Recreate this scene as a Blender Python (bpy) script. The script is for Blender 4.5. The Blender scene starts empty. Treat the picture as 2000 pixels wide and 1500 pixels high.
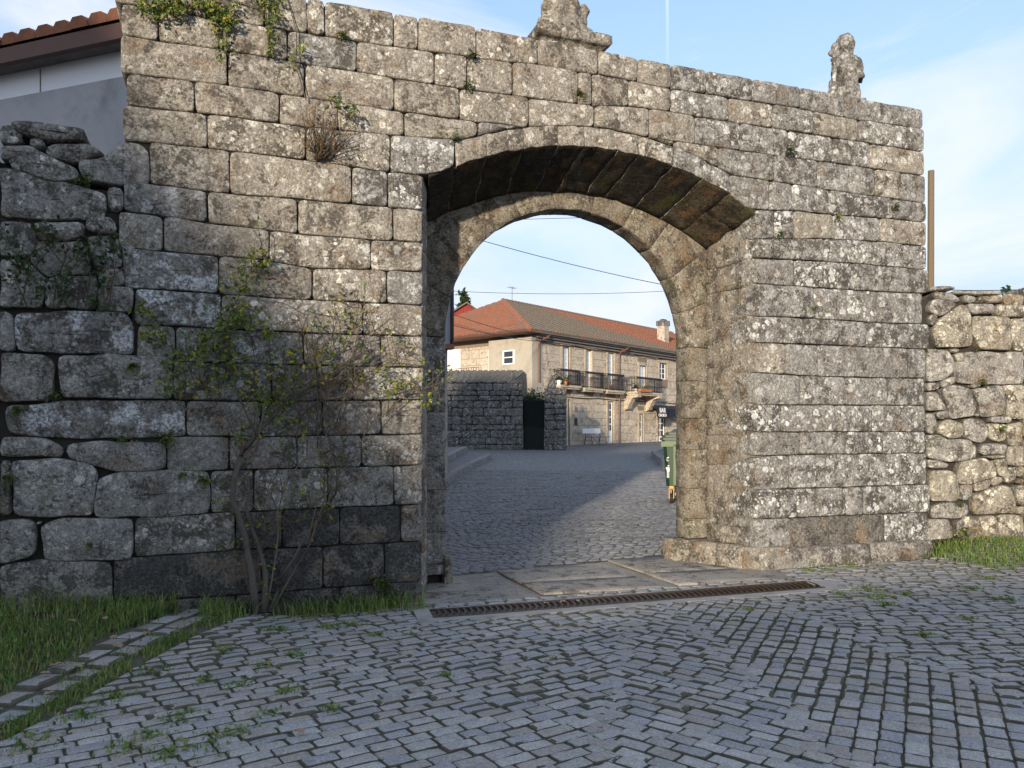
import bpy, bmesh, math, random
from mathutils import Vector, Matrix, noise
R = math.radians
sc = bpy.context.scene
col = sc.collection
random.seed(7)

# ------------------------------------------------------------------ camera
CAM = Vector((0.0, -7.28, 1.6)); FOC = 1540.0; YAW = R(20.12); HOR = 845.0
FW = Vector((math.sin(YAW), math.cos(YAW), 0)); RT = Vector((math.cos(YAW), -math.sin(YAW), 0))
cd = bpy.data.cameras.new('camera'); cam = bpy.data.objects.new('camera', cd); col.objects.link(cam)
cam.location = CAM; cam.rotation_euler = (R(90), 0, -YAW)
cd.sensor_width = 36; cd.lens = FOC / 2000 * 36; cd.shift_y = (HOR - 750) / 2000
cd.clip_start = .05; cd.clip_end = 3000
sc.camera = cam

# ------------------------------------------------------------------ sky, sun, exposure
SUN_AZ = R(37); SUN_EL = R(9.5)                       # light travels towards +X +Y, low late sun
trav = Vector((math.sin(SUN_AZ) * math.cos(SUN_EL), math.cos(SUN_AZ) * math.cos(SUN_EL), -math.sin(SUN_EL)))
w = bpy.data.worlds.new('World'); sc.world = w; w.use_nodes = True
nt = w.node_tree; nt.nodes.clear()
def wn(t, **k):
    n = nt.nodes.new(t)
    for a, b in k.items(): setattr(n, a, b)
    return n
def wl(a, b): nt.links.new(a, b)
out = wn('ShaderNodeOutputWorld'); bg = wn('ShaderNodeBackground'); sky = wn('ShaderNodeTexSky', sky_type='NISHITA')
sky.sun_disc = False; sky.sun_elevation = SUN_EL; sky.sun_rotation = SUN_AZ + math.pi; sky.air_density = 1.0; sky.dust_density = .6; sky.ozone_density = 2.0
CLOUD = (1.7, 0.9, 2.3)
tc = wn('ShaderNodeTexCoord'); mp = wn('ShaderNodeMapping'); mp.inputs['Scale'].default_value = (1.0, 1.0, 3.2); mp.inputs['Rotation'].default_value = (0, R(14), R(30)); mp.inputs['Location'].default_value = CLOUD
wl(tc.outputs['Generated'], mp.inputs['Vector'])
n1 = wn('ShaderNodeTexNoise'); n1.inputs['Scale'].default_value = 1.9; n1.inputs['Detail'].default_value = 9; n1.inputs['Roughness'].default_value = .58; n1.inputs['Distortion'].default_value = .55
wl(mp.outputs[0], n1.inputs['Vector'])
cr = wn('ShaderNodeValToRGB'); cr.color_ramp.elements[0].position = .43; cr.color_ramp.elements[1].position = .62
wl(n1.outputs['Fac'], cr.inputs[0])
# thin high cloud thickens towards the horizon
sep = wn('ShaderNodeSeparateXYZ'); wl(tc.outputs['Generated'], sep.inputs[0])
mr = wn('ShaderNodeMapRange'); mr.inputs['From Min'].default_value = .0; mr.inputs['From Max'].default_value = .58; mr.inputs['To Min'].default_value = 1.1; mr.inputs['To Max'].default_value = .10
wl(sep.outputs['Z'], mr.inputs['Value'])
hz = wn('ShaderNodeMix', data_type='RGBA', clamp_factor=True); wl(mr.outputs[0], hz.inputs['Factor']); wl(sky.outputs[0], hz.inputs['A']); hz.inputs['B'].default_value = (1.62, 1.82, 2.45, 1)
mu = wn('ShaderNodeMath', operation='MULTIPLY'); wl(cr.outputs[0], mu.inputs[0]); mu.inputs[1].default_value = .85
mx = wn('ShaderNodeMix', data_type='RGBA'); wl(mu.outputs[0], mx.inputs['Factor'])
wl(hz.outputs['Result'], mx.inputs['A']); mx.inputs['B'].default_value = (2.55, 2.65, 2.9, 1)
# a fading vapour trail: a narrow band round one great circle
cn = wn('ShaderNodeVectorMath', operation='DOT_PRODUCT'); wl(tc.outputs['Generated'], cn.inputs[0])
_a = (RT * (304 / FOC) + FW + Vector((0, 0, (HOR - 120) / FOC))).normalized(); _b = (RT * (302 / FOC) + FW + Vector((0, 0, (HOR + 200) / FOC))).normalized()
cn.inputs[1].default_value = _a.cross(_b).normalized()
ab = wn('ShaderNodeMath', operation='ABSOLUTE'); wl(cn.outputs['Value'], ab.inputs[0])
m2 = wn('ShaderNodeMapRange'); m2.inputs['From Min'].default_value = .0006; m2.inputs['From Max'].default_value = .0022; m2.inputs['To Min'].default_value = .35; m2.inputs['To Max'].default_value = 0
wl(ab.outputs[0], m2.inputs['Value'])
m3 = wn('ShaderNodeMapRange'); m3.inputs['From Min'].default_value = .40; m3.inputs['From Max'].default_value = .47; wl(sep.outputs['Z'], m3.inputs['Value'])
m4 = wn('ShaderNodeMath', operation='MULTIPLY'); wl(m2.outputs[0], m4.inputs[0]); wl(m3.outputs[0], m4.inputs[1])
mx2 = wn('ShaderNodeMix', data_type='RGBA'); wl(m4.outputs[0], mx2.inputs['Factor']); wl(mx.outputs['Result'], mx2.inputs['A']); mx2.inputs['B'].default_value = (3.0, 3.2, 3.6, 1)
wl(mx2.outputs['Result'], bg.inputs['Color']); bg.inputs['Strength'].default_value = .15
wl(bg.outputs[0], out.inputs['Surface'])
sd = bpy.data.lights.new('sun', 'SUN'); so = bpy.data.objects.new('sun', sd); col.objects.link(so)
sd.energy = 2.4; sd.angle = R(1.6); sd.color = (1.0, .86, .68)
so.rotation_euler = trav.to_track_quat('-Z', 'Y').to_euler(); so.location = (-10, -15, 12)
vs = sc.view_settings; vs.view_transform = 'Standard'; vs.look = 'None'; vs.exposure = 1.34; vs.gamma = 1; vs.use_curve_mapping = False

# ------------------------------------------------------------------ survey helpers: photo measurements turned into places on known planes
def on_plane(px, py, y0=0.0):              # point on the vertical plane Y = y0 (the gate wall and planes parallel to it)
    u = (px - 1000) / FOC; d = FW + RT * u; Z = (y0 - CAM.y) / d.y
    return Vector((d.x * Z, y0, CAM.z + (HOR - py) / FOC * Z))
def at_depth(px, py, Z):                   # point at a known distance in front of the camera
    p = CAM + FW * Z + RT * ((px - 1000) / FOC * Z); p.z = CAM.z + (HOR - py) / FOC * Z
    return p
def ground_z(x, y):
    z = .1 * min(1, max(0, (x - 1.9) / 3.6))
    z += .0258 * max(0, y - .9) if y < 60 else 1.525
    if x < .6 and y < .8: z += .2 * min(1, (.6 - x) / 1.8) * min(1, max(0, (y + 2.1) / 1.6))
    if x > 7.8 and y < 1.8: z += max(0, min(1, 1.8 - y)) * .16 * min(1, (x - 7.8) / 1.0) * min(1, max(0, (y + 1.6) / 1.2))
    return z
def on_ground(px, py):
    u = (px - 1000) / FOC; d = FW + RT * u; lo, hi = .5, 120.0
    f = lambda Z: CAM.z - (py - HOR) / FOC * Z - ground_z(CAM.x + d.x * Z, CAM.y + d.y * Z)
    Z = lo
    while Z < 120 and f(Z) > 0: lo = Z; Z *= 1.03
    hi = Z
    for _ in range(30):
        m = (lo + hi) / 2
        if f(m) > 0: lo = m
        else: hi = m
    p = CAM + d * lo
    return Vector((p.x, p.y, ground_z(p.x, p.y)))

# ------------------------------------------------------------------ object helpers
def link(name, me, m=None, parent=None):
    o = bpy.data.objects.new(name, me); col.objects.link(o)
    if m is not None and me is not None and not me.materials: me.materials.append(m)
    if parent is not None: o.parent = parent
    return o
def mesh(name, verts, faces, m=None, parent=None, smooth=False, flatmat=None):
    me = bpy.data.meshes.new(name); me.from_pydata([tuple(v) for v in verts], [], faces); me.validate(); me.update()
    if smooth: me.polygons.foreach_set('use_smooth', [True] * len(me.polygons))
    return link(name, me, m, parent)
def thing(name, label, cat, loc=(0, 0, 0), rz=0, group=None):
    o = bpy.data.objects.new(name, None); col.objects.link(o); o.location = loc; o.rotation_euler.z = rz
    o.empty_display_size = .1
    return tag(o, label, cat, group)
def tag(o, label=None, cat=None, group=None, kind=None):
    if label: o['label'] = label
    if cat: o['category'] = cat
    if group: o['group'] = group
    if kind: o['kind'] = kind
    return o
class MB:                                  # collects boxes, bars, tubes into one mesh
    def __init__(s): s.v = []; s.f = []
    def add(s, vs, fs):
        n = len(s.v); s.v += [Vector(v) for v in vs]; s.f += [tuple(i + n for i in f) for f in fs]; return s
    def box(s, a, b, M=None):
        x0, y0, z0 = a; x1, y1, z1 = b
        vs = [Vector(p) for p in ((x0, y0, z0), (x1, y0, z0), (x1, y1, z0), (x0, y1, z0), (x0, y0, z1), (x1, y0, z1), (x1, y1, z1), (x0, y1, z1))]
        if M: vs = [M @ v for v in vs]
        return s.add(vs, [(0, 3, 2, 1), (4, 5, 6, 7), (0, 1, 5, 4), (1, 2, 6, 5), (2, 3, 7, 6), (3, 0, 4, 7)])
    def tube(s, pts, r, n=6, cap=True):
        pts = [Vector(p) for p in pts]; rr = r if isinstance(r, (list, tuple)) else [r] * len(pts); rings = []
        for i, p in enumerate(pts):
            t = (pts[min(i + 1, len(pts) - 1)] - pts[max(i - 1, 0)]); t = t.normalized() if t.length > 1e-9 else Vector((0, 0, 1))
            a = t.cross(Vector((0, 0, 1)) if abs(t.z) < .9 else Vector((1, 0, 0))).normalized(); b = t.cross(a)
            rings.append([p + (a * math.cos(2 * math.pi * k / n) + b * math.sin(2 * math.pi * k / n)) * rr[i] for k in range(n)])
        vs = [v for q in rings for v in q]; fs = []
        for i in range(len(pts) - 1):
            for k in range(n): fs.append((i * n + k, i * n + (k + 1) % n, (i + 1) * n + (k + 1) % n, (i + 1) * n + k))
        if cap: fs += [tuple(range(n - 1, -1, -1)), tuple((len(pts) - 1) * n + k for k in range(n))]
        return s.add(vs, fs)
    def lathe(s, prof, c=(0, 0, 0), n=12):
        c = Vector(c); vs = []; fs = []
        for r, z in prof:
            for k in range(n): vs.append(c + Vector((r * math.cos(2 * math.pi * k / n), r * math.sin(2 * math.pi * k / n), z)))
        for i in range(len(prof) - 1):
            for k in range(n): fs.append((i * n + k, i * n + (k + 1) % n, (i + 1) * n + (k + 1) % n, (i + 1) * n + k))
        fs += [tuple(range(n - 1, -1, -1)), tuple((len(prof) - 1) * n + k for k in range(n))]
        return s.add(vs, fs)
    def build(s, name, m, parent=None, smooth=False): return mesh(name, s.v, s.f, m, parent, smooth)

# ------------------------------------------------------------------ materials
def newmat(name):
    m = bpy.data.materials.new(name); m.use_nodes = True; t = m.node_tree; t.nodes.clear()
    o = t.nodes.new('ShaderNodeOutputMaterial'); b = t.nodes.new('ShaderNodeBsdfPrincipled'); t.links.new(b.outputs[0], o.inputs[0])
    return m, t, b
def N(t, typ, **k):
    n = t.nodes.new(typ)
    for a, b in k.items():
        if a.startswith('i_'): n.inputs[a[2:]].default_value = b
        else: setattr(n, a, b)
    return n
def noise_tex(t, vec, scale, detail=4, rough=.55, dist=0):
    n = N(t, 'ShaderNodeTexNoise'); n.inputs['Scale'].default_value = scale; n.inputs['Detail'].default_value = detail; n.inputs['Roughness'].default_value = rough; n.inputs['Distortion'].default_value = dist
    t.links.new(vec, n.inputs['Vector']); return n.outputs['Fac']
def ramp(t, fac, a, b, lo=0., hi=1.):
    n = N(t, 'ShaderNodeMapRange'); n.inputs['From Min'].default_value = a; n.inputs['From Max'].default_value = b; n.inputs['To Min'].default_value = lo; n.inputs['To Max'].default_value = hi
    n.interpolation_type = 'SMOOTHSTEP'; t.links.new(fac, n.inputs['Value']); return n.outputs[0]
def math2(t, op, a, b=None, clamp=False):
    n = N(t, 'ShaderNodeMath', operation=op, use_clamp=clamp)
    for i, q in enumerate((a, b)):
        if q is None: continue
        if isinstance(q, (int, float)): n.inputs[i].default_value = q
        else: t.links.new(q, n.inputs[i])
    return n.outputs[0]
def mixc(t, fac, a, b, blend='MIX'):
    n = N(t, 'ShaderNodeMix', data_type='RGBA', blend_type=blend)
    for k, q in (('Factor', fac), ('A', a), ('B', b)):
        if isinstance(q, (int, float)): n.inputs[k].default_value = q
        elif isinstance(q, tuple): n.inputs[k].default_value = (*q, 1) if len(q) == 3 else q
        else: t.links.new(q, n.inputs[k])
    return n.outputs['Result']
def geo(t): return N(t, 'ShaderNodeNewGeometry').outputs['Position']
def orand(t): return N(t, 'ShaderNodeObjectInfo').outputs['Random']
def bump(t, b, h, strength=.5, dist=.02):
    n = N(t, 'ShaderNodeBump'); n.inputs['Strength'].default_value = strength; n.inputs['Distance'].default_value = dist
    t.links.new(h, n.inputs['Height']); t.links.new(n.outputs[0], b.inputs['Normal'])
def spots(t, vec, scale, thr, soft=.05):     # round lichen rosettes of varied size
    v = N(t, 'ShaderNodeTexVoronoi'); v.inputs['Scale'].default_value = scale; t.links.new(vec, v.inputs['Vector'])
    sp = N(t, 'ShaderNodeSeparateColor'); t.links.new(v.outputs['Color'], sp.inputs[0])
    rad = math2(t, 'MULTIPLY', math2(t, 'POWER', sp.outputs[0], 1.4), thr)
    d = math2(t, 'SUBTRACT', rad, v.outputs['Distance'])
    return ramp(t, d, 0, soft), sp.outputs[1]
def granite(name, colA, colB, dark=(.048, .042, .034), dark_amt=.5, lich=(.45, .435, .385), lich_amt=1., ochre=.3, moss=.12, black=0., rough=.9, bump_s=.8, fine=1., patch=0.):
    m, t, b = newmat(name); p = geo(t); rnd = orand(t)
    # each stone has its own patch of the pattern
    of = N(t, 'ShaderNodeCombineXYZ'); t.links.new(math2(t, 'MULTIPLY', rnd, 37.), of.inputs[0]); t.links.new(math2(t, 'MULTIPLY', rnd, -91.), of.inputs[2])
    va = N(t, 'ShaderNodeVectorMath', operation='ADD'); t.links.new(p, va.inputs[0]); t.links.new(of.outputs[0], va.inputs[1]); p = va.outputs[0]
    md = noise_tex(t, p, 6.0, 6, .66, .35); lo = noise_tex(t, p, 2.9, 5, .66); fin = noise_tex(t, p, 40 * fine, 3, .7); grain = noise_tex(t, p, 125 * fine, 2, .7)
    c = mixc(t, ramp(t, lo, .38, .62), colA, colB)
    rv_ = math2(t, 'FRACT', math2(t, 'MULTIPLY', rnd, 13.7))
    c = mixc(t, ramp(t, rnd, 0, 1, .0, .45), c, tuple(x * .7 for x in colA))
    if ochre: c = mixc(t, math2(t, 'MULTIPLY', ramp(t, lo, .53, .66), ochre), c, (.20, .105, .03))
    # dark weathering crust, eaten into by grain
    dk = math2(t, 'MULTIPLY', ramp(t, md, .50 - dark_amt * .14, .43 - dark_amt * .14 + .10 * (dark_amt < .2)), ramp(t, fin, .34, .56, 1., .25))
    if dark_amt > .01: c = mixc(t, math2(t, 'MULTIPLY', ramp(t, math2(t, 'ADD', math2(t, 'ADD', md, math2(t, 'MULTIPLY', rv_, .10)), math2(t, 'MULTIPLY', fin, .35)), .65 + dark_amt * .14, .55 + dark_amt * .12), .72), c, dark)
    sm = None
    if lich_amt > .01:
        film = math2(t, 'MULTIPLY', ramp(t, math2(t, 'ADD', md, math2(t, 'MULTIPLY', fin, .5)), .76, .88), .34 * lich_amt, True)
        c = mixc(t, film, c, tuple(x * .74 for x in lich))
        nz = N(t, 'ShaderNodeTexNoise'); nz.inputs['Scale'].default_value = 19; nz.inputs['Detail'].default_value = 3; t.links.new(p, nz.inputs['Vector'])
        vm = N(t, 'ShaderNodeVectorMath', operation='MULTIPLY_ADD'); t.links.new(nz.outputs['Color'], vm.inputs[0]); vm.inputs[1].default_value = (.07,) * 3; t.links.new(p, vm.inputs[2]); wv = vm.outputs[0]
        s1, r1 = spots(t, wv, 9.5, .50 * lich_amt ** .5); s2, r2 = spots(t, wv, 19, .54); s3, r3 = spots(t, wv, 40, .5)
        clus = ramp(t, lo, .58, .44)
        sm = math2(t, 'MAXIMUM', math2(t, 'MULTIPLY', s1, ramp(t, fin, .34, .52, .5, 1.)), math2(t, 'MULTIPLY', math2(t, 'MAXIMUM', math2(t, 'MULTIPLY', s2, .95), math2(t, 'MULTIPLY', s3, .75)), math2(t, 'ADD', math2(t, 'MULTIPLY', clus, .75), .25)))
        sm = math2(t, 'MULTIPLY', sm, math2(t, 'MULTIPLY', ramp(t, math2(t, 'FRACT', math2(t, 'MULTIPLY', rnd, 7.31)), 0, 1, .45, 1.15), min(1, .9 * lich_amt), True))
        c = mixc(t, sm, c, mixc(t, r1, tuple(x * .9 for x in lich), tuple(x * 1.5 for x in lich)))
    if patch: c = mixc(t, math2(t, 'MULTIPLY', ramp(t, math2(t, 'ADD', lo, math2(t, 'MULTIPLY', md, .55)), .80 - patch * .02, .88 - patch * .02), ramp(t, fin, .38, .56, .25, .85)), c, tuple(x * 1.2 for x in lich))
    if moss: c = mixc(t, math2(t, 'MULTIPLY', ramp(t, lo, .45, .36), moss), c, (.05, .055, .013))
    if black:
        c = mixc(t, math2(t, 'MULTIPLY', ramp(t, math2(t, 'ADD', lo, math2(t, 'MULTIPLY', fin, .25)), .74, .60), black), c, (.024, .024, .025))
    if lich_amt > .2:                      # run-off streaks down the face
        ms = N(t, 'ShaderNodeMapping'); ms.inputs['Scale'].default_value = (5.5, 5.5, .55); t.links.new(geo(t), ms.inputs[0])
        c = mixc(t, math2(t, 'MULTIPLY', ramp(t, noise_tex(t, ms.outputs[0], 1.0, 4, .6), .54, .68), .42), c, (.06, .056, .05))
    k, q, f0, f1 = (.66, 1.32, .72, 1.26) if lich_amt > .01 else (.68, 1.28, .82, 1.16)
    c = mixc(t, 1.0, c, mixc(t, ramp(t, grain, .3, .7), (k, k, k), (q, q, q)), 'MULTIPLY')
    c = mixc(t, 1.0, c, mixc(t, ramp(t, fin, .32, .68), (f0, f0 * .98, f0 * .96), (f1, f1, f1)), 'MULTIPLY')
    t.links.new(c, b.inputs['Base Color']); b.inputs['Roughness'].default_value = rough; b.inputs['Specular IOR Level'].default_value = .25
    h = math2(t, 'ADD', math2(t, 'MULTIPLY', md, .9), math2(t, 'ADD', math2(t, 'MULTIPLY', fin, .7), math2(t, 'MULTIPLY', grain, .25)))
    bump(t, b, h, bump_s, .028)
    return m
def plain(name, c, rough=.7, var=.15, scale=8, metal=0, spec=.4, dirt=0, dirtc=(.05, .045, .04)):
    m, t, b = newmat(name); p = geo(t); n = noise_tex(t, p, scale, 6, .6)
    cc = mixc(t, n, tuple(x * (1 - var) for x in c), tuple(min(1, x * (1 + var)) for x in c))
    if dirt: cc = mixc(t, math2(t, 'MULTIPLY', ramp(t, noise_tex(t, p, scale * .6, 8, .7), .48, .7), dirt), cc, dirtc)
    t.links.new(cc, b.inputs['Base Color']); b.inputs['Roughness'].default_value = rough; b.inputs['Metallic'].default_value = metal; b.inputs['Specular IOR Level'].default_value = spec
    bump(t, b, noise_tex(t, p, scale * 9, 4, .6), .15, .01)
    return m
def leafmat(name, a, bcol, yellow=None, yfrac=.0, scale=14):
    m, t, b = newmat(name); p = geo(t); n = noise_tex(t, p, scale, 3, .6)
    c = mixc(t, ramp(t, n, .3, .7), a, bcol)
    if yellow: c = mixc(t, ramp(t, noise_tex(t, p, 26, 1, .4), .62 - yfrac * .2, .66 - yfrac * .2), c, yellow)
    t.links.new(c, b.inputs['Base Color']); b.inputs['Roughness'].default_value = .55; b.inputs['Specular IOR Level'].default_value = .3
    tr = N(t, 'ShaderNodeBsdfTranslucent'); t.links.new(c, tr.inputs['Color']); ms = N(t, 'ShaderNodeMixShader'); ms.inputs[0].default_value = .25
    o = [n_ for n_ in t.nodes if n_.type == 'OUTPUT_MATERIAL'][0]; t.links.new(b.outputs[0], ms.inputs[1]); t.links.new(tr.outputs[0], ms.inputs[2]); t.links.new(ms.outputs[0], o.inputs[0])
    return m
M = {}
M['ashlar'] = granite('warm_lichened_granite', (.30, .268, .22), (.21, .19, .16), dark_amt=.45, ochre=.35, moss=.15)
M['ashlar_grey'] = granite('grey_lichened_granite', (.255, .242, .22), (.17, .163, .15), dark_amt=.62, ochre=.25, lich=(.46, .46, .44), lich_amt=1.15)
M['ashlar_low'] = granite('damp_granite', (.27, .25, .222), (.185, .173, .155), dark_amt=.55, ochre=.6, lich_amt=.7, moss=.3)
M['ashlar_black'] = granite('black_stained_granite', (.19, .175, .15), (.13, .122, .11), dark_amt=.5, ochre=.35, lich_amt=.3, black=.72)
M['ashlar_patch'] = granite('white_patched_granite', (.225, .207, .182), (.15, .14, .125), dark_amt=.55, ochre=.1, lich_amt=.8, moss=.1, lich=(.44, .45, .45), patch=1.)
M['ashlar_part_black'] = granite('streaked_granite', (.25, .225, .19), (.17, .155, .135), dark_amt=.5, ochre=.4, lich_amt=.5, black=.5)
M['reveal'] = granite('brown_weathered_granite', (.285, .25, .20), (.19, .167, .135), dark_amt=.62, ochre=.45, lich_amt=.6, moss=.35)
M['soffit'] = granite('shaded_sooty_mossy_granite', (.045, .038, .029), (.026, .023, .019), dark=(.014, .012, .01), dark_amt=.75, ochre=.4, lich_amt=.06, moss=.8)  # soot and moss, with the shade under the arch put into the colour
M['soffit_bounce'] = granite('bounce_tinted_mossy_soffit', (.095, .07, .043), (.055, .043, .03), dark=(.016, .014, .011), dark_amt=.65, ochre=.5, lich_amt=.1, moss=.7)  # moss, with reflected light on the right end put in as brown
M['inner'] = granite('mossy_arch_granite', (.27, .235, .18), (.17, .15, .115), dark_amt=.55, ochre=.45, lich_amt=.4, moss=.6)
M['rubble'] = granite('rubble_granite', (.295, .28, .255), (.20, .19, .177), dark_amt=.55, ochre=.35, lich_amt=.9, moss=.3)
M['rubble_warm'] = granite('pale_rubble_granite', (.32, .29, .235), (.215, .197, .165), dark_amt=.45, ochre=.45, lich=(.46, .44, .35), lich_amt=1.1, moss=.25)
M['cobble'] = granite('cobble_granite', (.41, .40, .39), (.33, .323, .317), dark_amt=.0, ochre=.0, lich_amt=.0, moss=.06, bump_s=.35, rough=.75, fine=1.4)
M['slab'] = granite('worn_paving_granite', (.36, .33, .285), (.27, .245, .215), dark_amt=.3, ochre=.15, lich_amt=.0, moss=.05, bump_s=.4)
M['core'] = plain('joint_earth', (.030, .026, .021), .95, .4, 20)
M['bed'] = plain('mossy_joint_sand', (.10, .092, .068), .95, .5, 18, dirt=.75, dirtc=(.05, .068, .024))
M['soil'] = plain('soil', (.06, .05, .035), .95, .4, 6)
M['concrete'] = plain('pale_cement', (.33, .32, .30), .85, .25, 9, dirt=.5, dirtc=(.12, .11, .1))
M['iron'] = plain('rusty_iron', (.075, .048, .035), .6, .4, 30, metal=.5)
M['bark'] = plain('twig_bark', (.10, .075, .05), .85, .4, 30)
M['bark_grey'] = plain('grey_bark', (.10, .088, .072), .85, .5, 40)
M['bark_tan'] = plain('tan_twig', (.15, .115, .07), .8, .3, 30)
M['leaf'] = leafmat('shrub_leaf', (.06, .105, .02), (.12, .165, .03), (.32, .28, .04), .35)
M['leaf_dark'] = leafmat('ivy_leaf', (.026, .05, .016), (.05, .08, .025))
M['leaf_fern'] = leafmat('fern_leaf', (.05, .10, .02), (.09, .13, .03), (.2, .15, .04), .2)
M['leaf_dry'] = leafmat('dry_leaf', (.20, .12, .05), (.13, .075, .03))
M['grass'] = leafmat('grass_blade', (.095, .19, .035), (.19, .27, .065), (.33, .28, .12), .2, scale=5)
M['leaf_fallen'] = plain('fallen_leaf', (.30, .22, .15), .8, .5, 12)

# ------------------------------------------------------------------ stone builder: outline in a wall plane -> rough rounded block
def round_outline(poly, step, jit, seed, smooth=2, amp_f=5.):
    n = len(poly); pts = []
    for i in range(n):
        a = Vector(poly[i]); b = Vector(poly[(i + 1) % n]); k = max(1, int((b - a).length / step))
        for j in range(k): pts.append(a.lerp(b, j / k))
    c = sum(pts, Vector((0, 0))) / len(pts)
    out = []
    for p in pts:
        q = noise.noise_vector(Vector((p.x * amp_f, p.y * amp_f, seed)))
        q2 = noise.noise_vector(Vector((p.x * amp_f * 4, p.y * amp_f * 4, seed + 7)))
        out.append(p + Vector((q.x, q.y)) * jit + Vector((q2.x, q2.y)) * jit * .4)
    for _ in range(smooth):
        out = [(out[i - 1] + out[i] * 2 + out[(i + 1) % len(out)]) / 4 for i in range(len(out))]
    return out
def shrink(poly, g):
    c = sum((Vector(p) for p in poly), Vector((0, 0))) / len(poly); out = []
    n = len(poly)
    for i in range(n):
        p0, p1, p2 = Vector(poly[i - 1]), Vector(poly[i]), Vector(poly[(i + 1) % n])
        d = ((p0 - p1).normalized() + (p2 - p1).normalized())
        if d.length < .15: d = (c - p1).normalized()
        else: d = d.normalized() * 1.25
        if d.dot(c - p1) < 0: d = -d
        out.append(p1 + d * g)
    return out
def stone_geo(poly, depth=.34, seed=0., gap=.004, step=.038, jit=.009, rough=.013, bulge=.010, edge=.012, smooth=1, shift=None, mids=(), proud=0.):
    """poly: (x, z) outline; front towards -y at y = 0; returns verts, faces in wall coordinates."""
    P = round_outline(shrink(poly, gap), step, jit, seed, smooth); n = len(P)
    area = sum(P[i].x * P[(i + 1) % n].y - P[(i + 1) % n].x * P[i].y for i in range(n))
    if area > 0: P.reverse()
    c = sum(P, Vector((0, 0))) / n
    hx = (max(p.x for p in P) - min(p.x for p in P)) / 2; hz = (max(p.y for p in P) - min(p.y for p in P)) / 2
    if hx > hz: ax = Vector((1, 0)); L = hx - hz
    else: ax = Vector((0, 1)); L = hz - hx
    slope = 0
    med = []
    for p in P:
        s = max(-L, min(L, (p - c).dot(ax))); med.append(c + ax * s * .9)
    mn = min(hx, hz); verts = []; faces = []
    rings = [(0, depth)] + [(0, y) for y in mids] + [(0, edge + .012), (edge * .35, edge * .45), (edge * 1.1, .006), (mn * .38, 0), (mn * .66, 0), (mn * .9, 0)]
    for ri, (d, y) in enumerate(rings):
        for p, m in zip(P, med):
            v = m - p; k = min(.94, d / max(v.length, 1e-4)); q = p + v * k
            yy = y
            if ri >= len(rings) - 5:
                f = min(1, d / (mn * .5)); nz = noise.noise(Vector((q.x * 5.5, q.y * 5.5, seed * .37))) + .55 * noise.noise(Vector((q.x * 15, q.y * 15, seed + 3)))
                yy += -bulge * math.sin(f * math.pi / 2) + nz * rough * (.35 + .65 * f)
            x, z = q.x, q.y
            if ri < len(rings) - 5 and (mids or shift) and y > .05:
                nz = noise.noise_vector(Vector((x * 4, y * 4, z * 4 + seed))) * .018; x += nz.x; z += nz.z * .3
            if shift: x, z = shift(x, z, y)
            verts.append((x, yy - proud, z))
    m_ = len(rings)
    for r in range(m_ - 1):
        for i in range(n): faces.append((r * n + i, r * n + (i + 1) % n, (r + 1) * n + (i + 1) % n, (r + 1) * n + i))
    faces.append(tuple((m_ - 1) * n + i for i in range(n)))
    return verts, faces
def stone(poly, m, parent, name='stone', frame=None, **k):
    v, f = stone_geo(poly, seed=k.pop('seed', random.random() * 100), **k)
    if frame: v = [frame @ Vector(q) for q in v]
    return mesh(name, v, f, m, parent, smooth=True)

# ------------------------------------------------------------------ the gate wall
WALL_TOP = 5.52
ACX, ACZ = 3.70, .77; RI, RE = 3.75, 3.95               # outer arch: centre and radii of intrados / extrados
JL, JR = 1.83, 5.57                                     # outer jambs
gate = thing('gate_wall', 'tall lichened granite gateway wall with a wide two-step archway', 'wall', (3.6, 0, 0))
def gpar(o): o.matrix_parent_inverse = Matrix.Translation((-3.6, 0, 0)); return o
def lerp_line(L, x):
    if x <= L[0][0]: a, b = L[0], L[1]
    elif x >= L[-1][0]: a, b = L[-2], L[-1]
    else:
        for a, b in zip(L, L[1:]):
            if a[0] <= x <= b[0]: break
    return a[1] + (b[1] - a[1]) * (x - a[0]) / (b[0] - a[0])
top_full = [(150, -82), (635, 0), (1040, 72), (1246, 112), (1800, 213)]
C1 = [(150, -10), (427, 37), (560, 58), (768, 91), (929, 112), (1051, 126), (1169, 145), (1246, 159), (1300, 171), (1380, 182), (1470, 197), (1562, 211), (1650, 229), (1802, 252)]
C2 = [(235, 66), (310, 79), (427, 95), (560, 118), (697, 139), (848, 165), (1002, 186), (1157, 206), (1228, 207), (1300, 215), (1358, 226), (1447, 240), (1537, 253), (1627, 268), (1703, 280), (1804, 297)]
C3 = [(235, 141), (445, 166), (594, 189), (771, 215), (898, 233), (1032, 248), (1162, 258), (1268, 268), (1400, 287), (1500, 300), (1590, 312), (1680, 325), (1805, 343)]
C4L = [(235, 203), (381, 219), (545, 240), (600, 248), (796, 266), (950, 275)]
C5L = [(235, 272), (405, 288), (597, 312), (761, 335), (830, 342)]
C6L = [(235, 350), (292, 359), (449, 377), (688, 397), (756, 404), (830, 411)]
C7L = [(235, 410), (405, 434), (582, 456), (767, 470), (830, 474)]
C8L = [(230, 482), (317, 490), (525, 508), (609, 524), (700, 526), (830, 531)]
C9L = [(240, 560), (427, 574), (609, 586), (756, 592), (830, 597)]
C10L = [(262, 634), (430, 641), (600, 650), (830, 657)]
C11L = [(265, 703), (590, 713), (830, 718)]
C12L = [(265, 781), (530, 784), (830, 780)]
C13L = [(265, 853), (550, 852), (830, 848)]
C14L = [(300, 922), (580, 915), (830, 908)]
C15L = [(300, 1008), (640, 992), (830, 985)]
C16L = [(230, 1091), (460, 1075), (664, 1066), (830, 1057)]
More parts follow.
